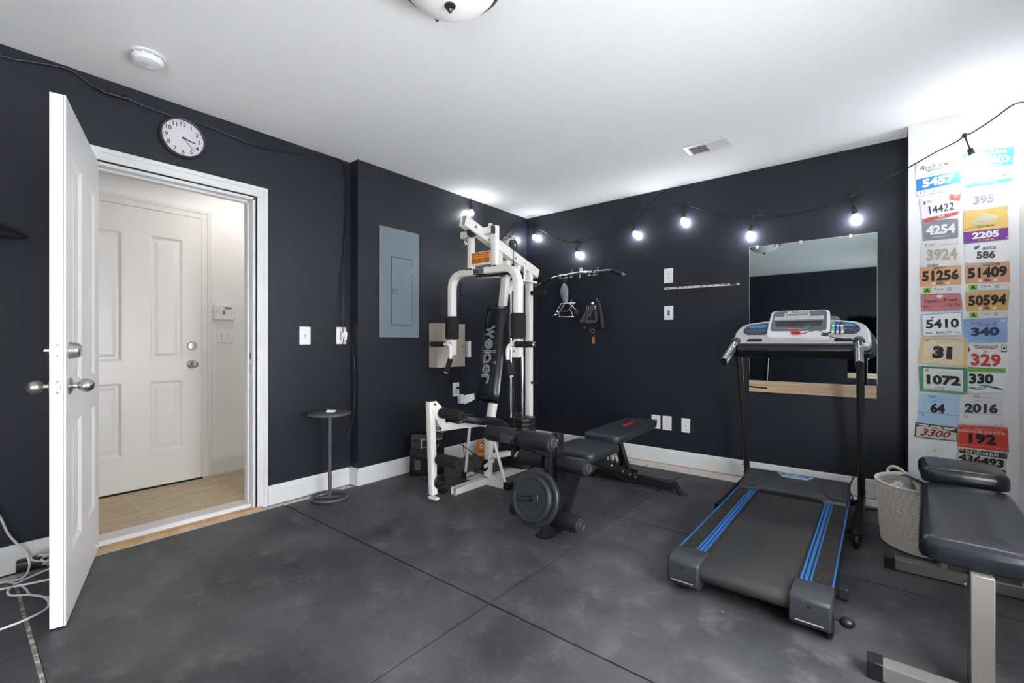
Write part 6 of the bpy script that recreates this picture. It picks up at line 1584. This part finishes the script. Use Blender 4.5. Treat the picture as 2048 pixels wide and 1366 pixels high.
bib('white race bib with green band on top numbered 330', L_['R9'], W, [(0, 1, .82, 1, '#79b452')], [('330', .03, .70, .36, .76, '#202024', .05), ('MULTISPORT', .10, .56, .17, .25, '#3a5a90', .01, .15)],
    polys=[([(.30, .30), (.45, .32), (.75, .24), (.96, .15), (.96, .11), (.80, .14), (.55, .24)], '#2f62ac'), ([(.02, .26), (.2, .20), (.45, .12), (.5, .10), (.2, .13), (.02, .20)], '#8cc26a')])
bib('white race bib with pink line numbered 2016', L_['R10'], '#e8e8ea', [(0, 1, .33, .345, '#c890a0'), (0, 1, .70, .703, '#b8b8bc'), (0, 1, .735, .738, '#a8a8ac')],
    [('2016', .10, .88, .36, .68, '#3c3c42', .05), ('race', .30, .46, .86, .95, '#5a5a62', .0, .3), ('HALF', .34, .44, .75, .77, '#444'), ('Race', .10, .19, .18, .30, '#a04858', .0, .3), ('NASHVILLE', .50, .72, .87, .885, '#999')], off=.002)
bib('bright red race bib numbered 192', L_['R11'], '#d9483a', [(0, 1, .955, 1, '#d25a4c'), (0, 1, .0, .05, '#d25a4c')],
    [('192', .22, .76, .22, .66, '#22201f', .04), ("RUDOLPH'S RED NOSE RUN 5K", .02, .95, .68, .80, '#f0cfc8', .02), ('Peachtree Nashville & 20th Annual', .08, .88, .83, .90, '#efb8ae', .0, .2)],
    polys=[([(i/18, .11+.05*(i % 2)), ((i+1)/18, .11+.05*((i+1) % 2)), ((i+1)/18, .095+.05*((i+1) % 2)), (i/18, .095+.05*(i % 2))], '#eda89e') for i in range(18)] + [([(i/18, .93+.04*(i % 2)), ((i+1)/18, .93+.04*((i+1) % 2)), ((i+1)/18, .92+.04*((i+1) % 2)), (i/18, .92+.04*(i % 2))], '#eda89e') for i in range(18)], off=.003, bow=.003)
bib('black and white race bib reading THE COLOR RUN numbered 436493, lowest on the wall', L_['R12'], '#d8d6d0', [(.03, 1, .74, 1, '#1e1e22'), (.0, 1, .0, .16, '#26262a'), (.84, .98, .80, .93, '#44506c', 1)],
    [('436493', .03, .95, .24, .68, '#1c1c20', .05), ('THE COLOR RUN', .15, .82, .78, .96, '#e8e8e4', .04), ('vibe', .66, .92, .03, .13, '#e0e0dc', .02, .2)],
    polys=[([(.05, .84), (.06, .96), (.11, .97), (.13, .88), (.10, .82)], '#e2c63c'), ([(.05, .84), (.055, .90), (.09, .88), (.10, .82)], '#d0483c')], off=.004)
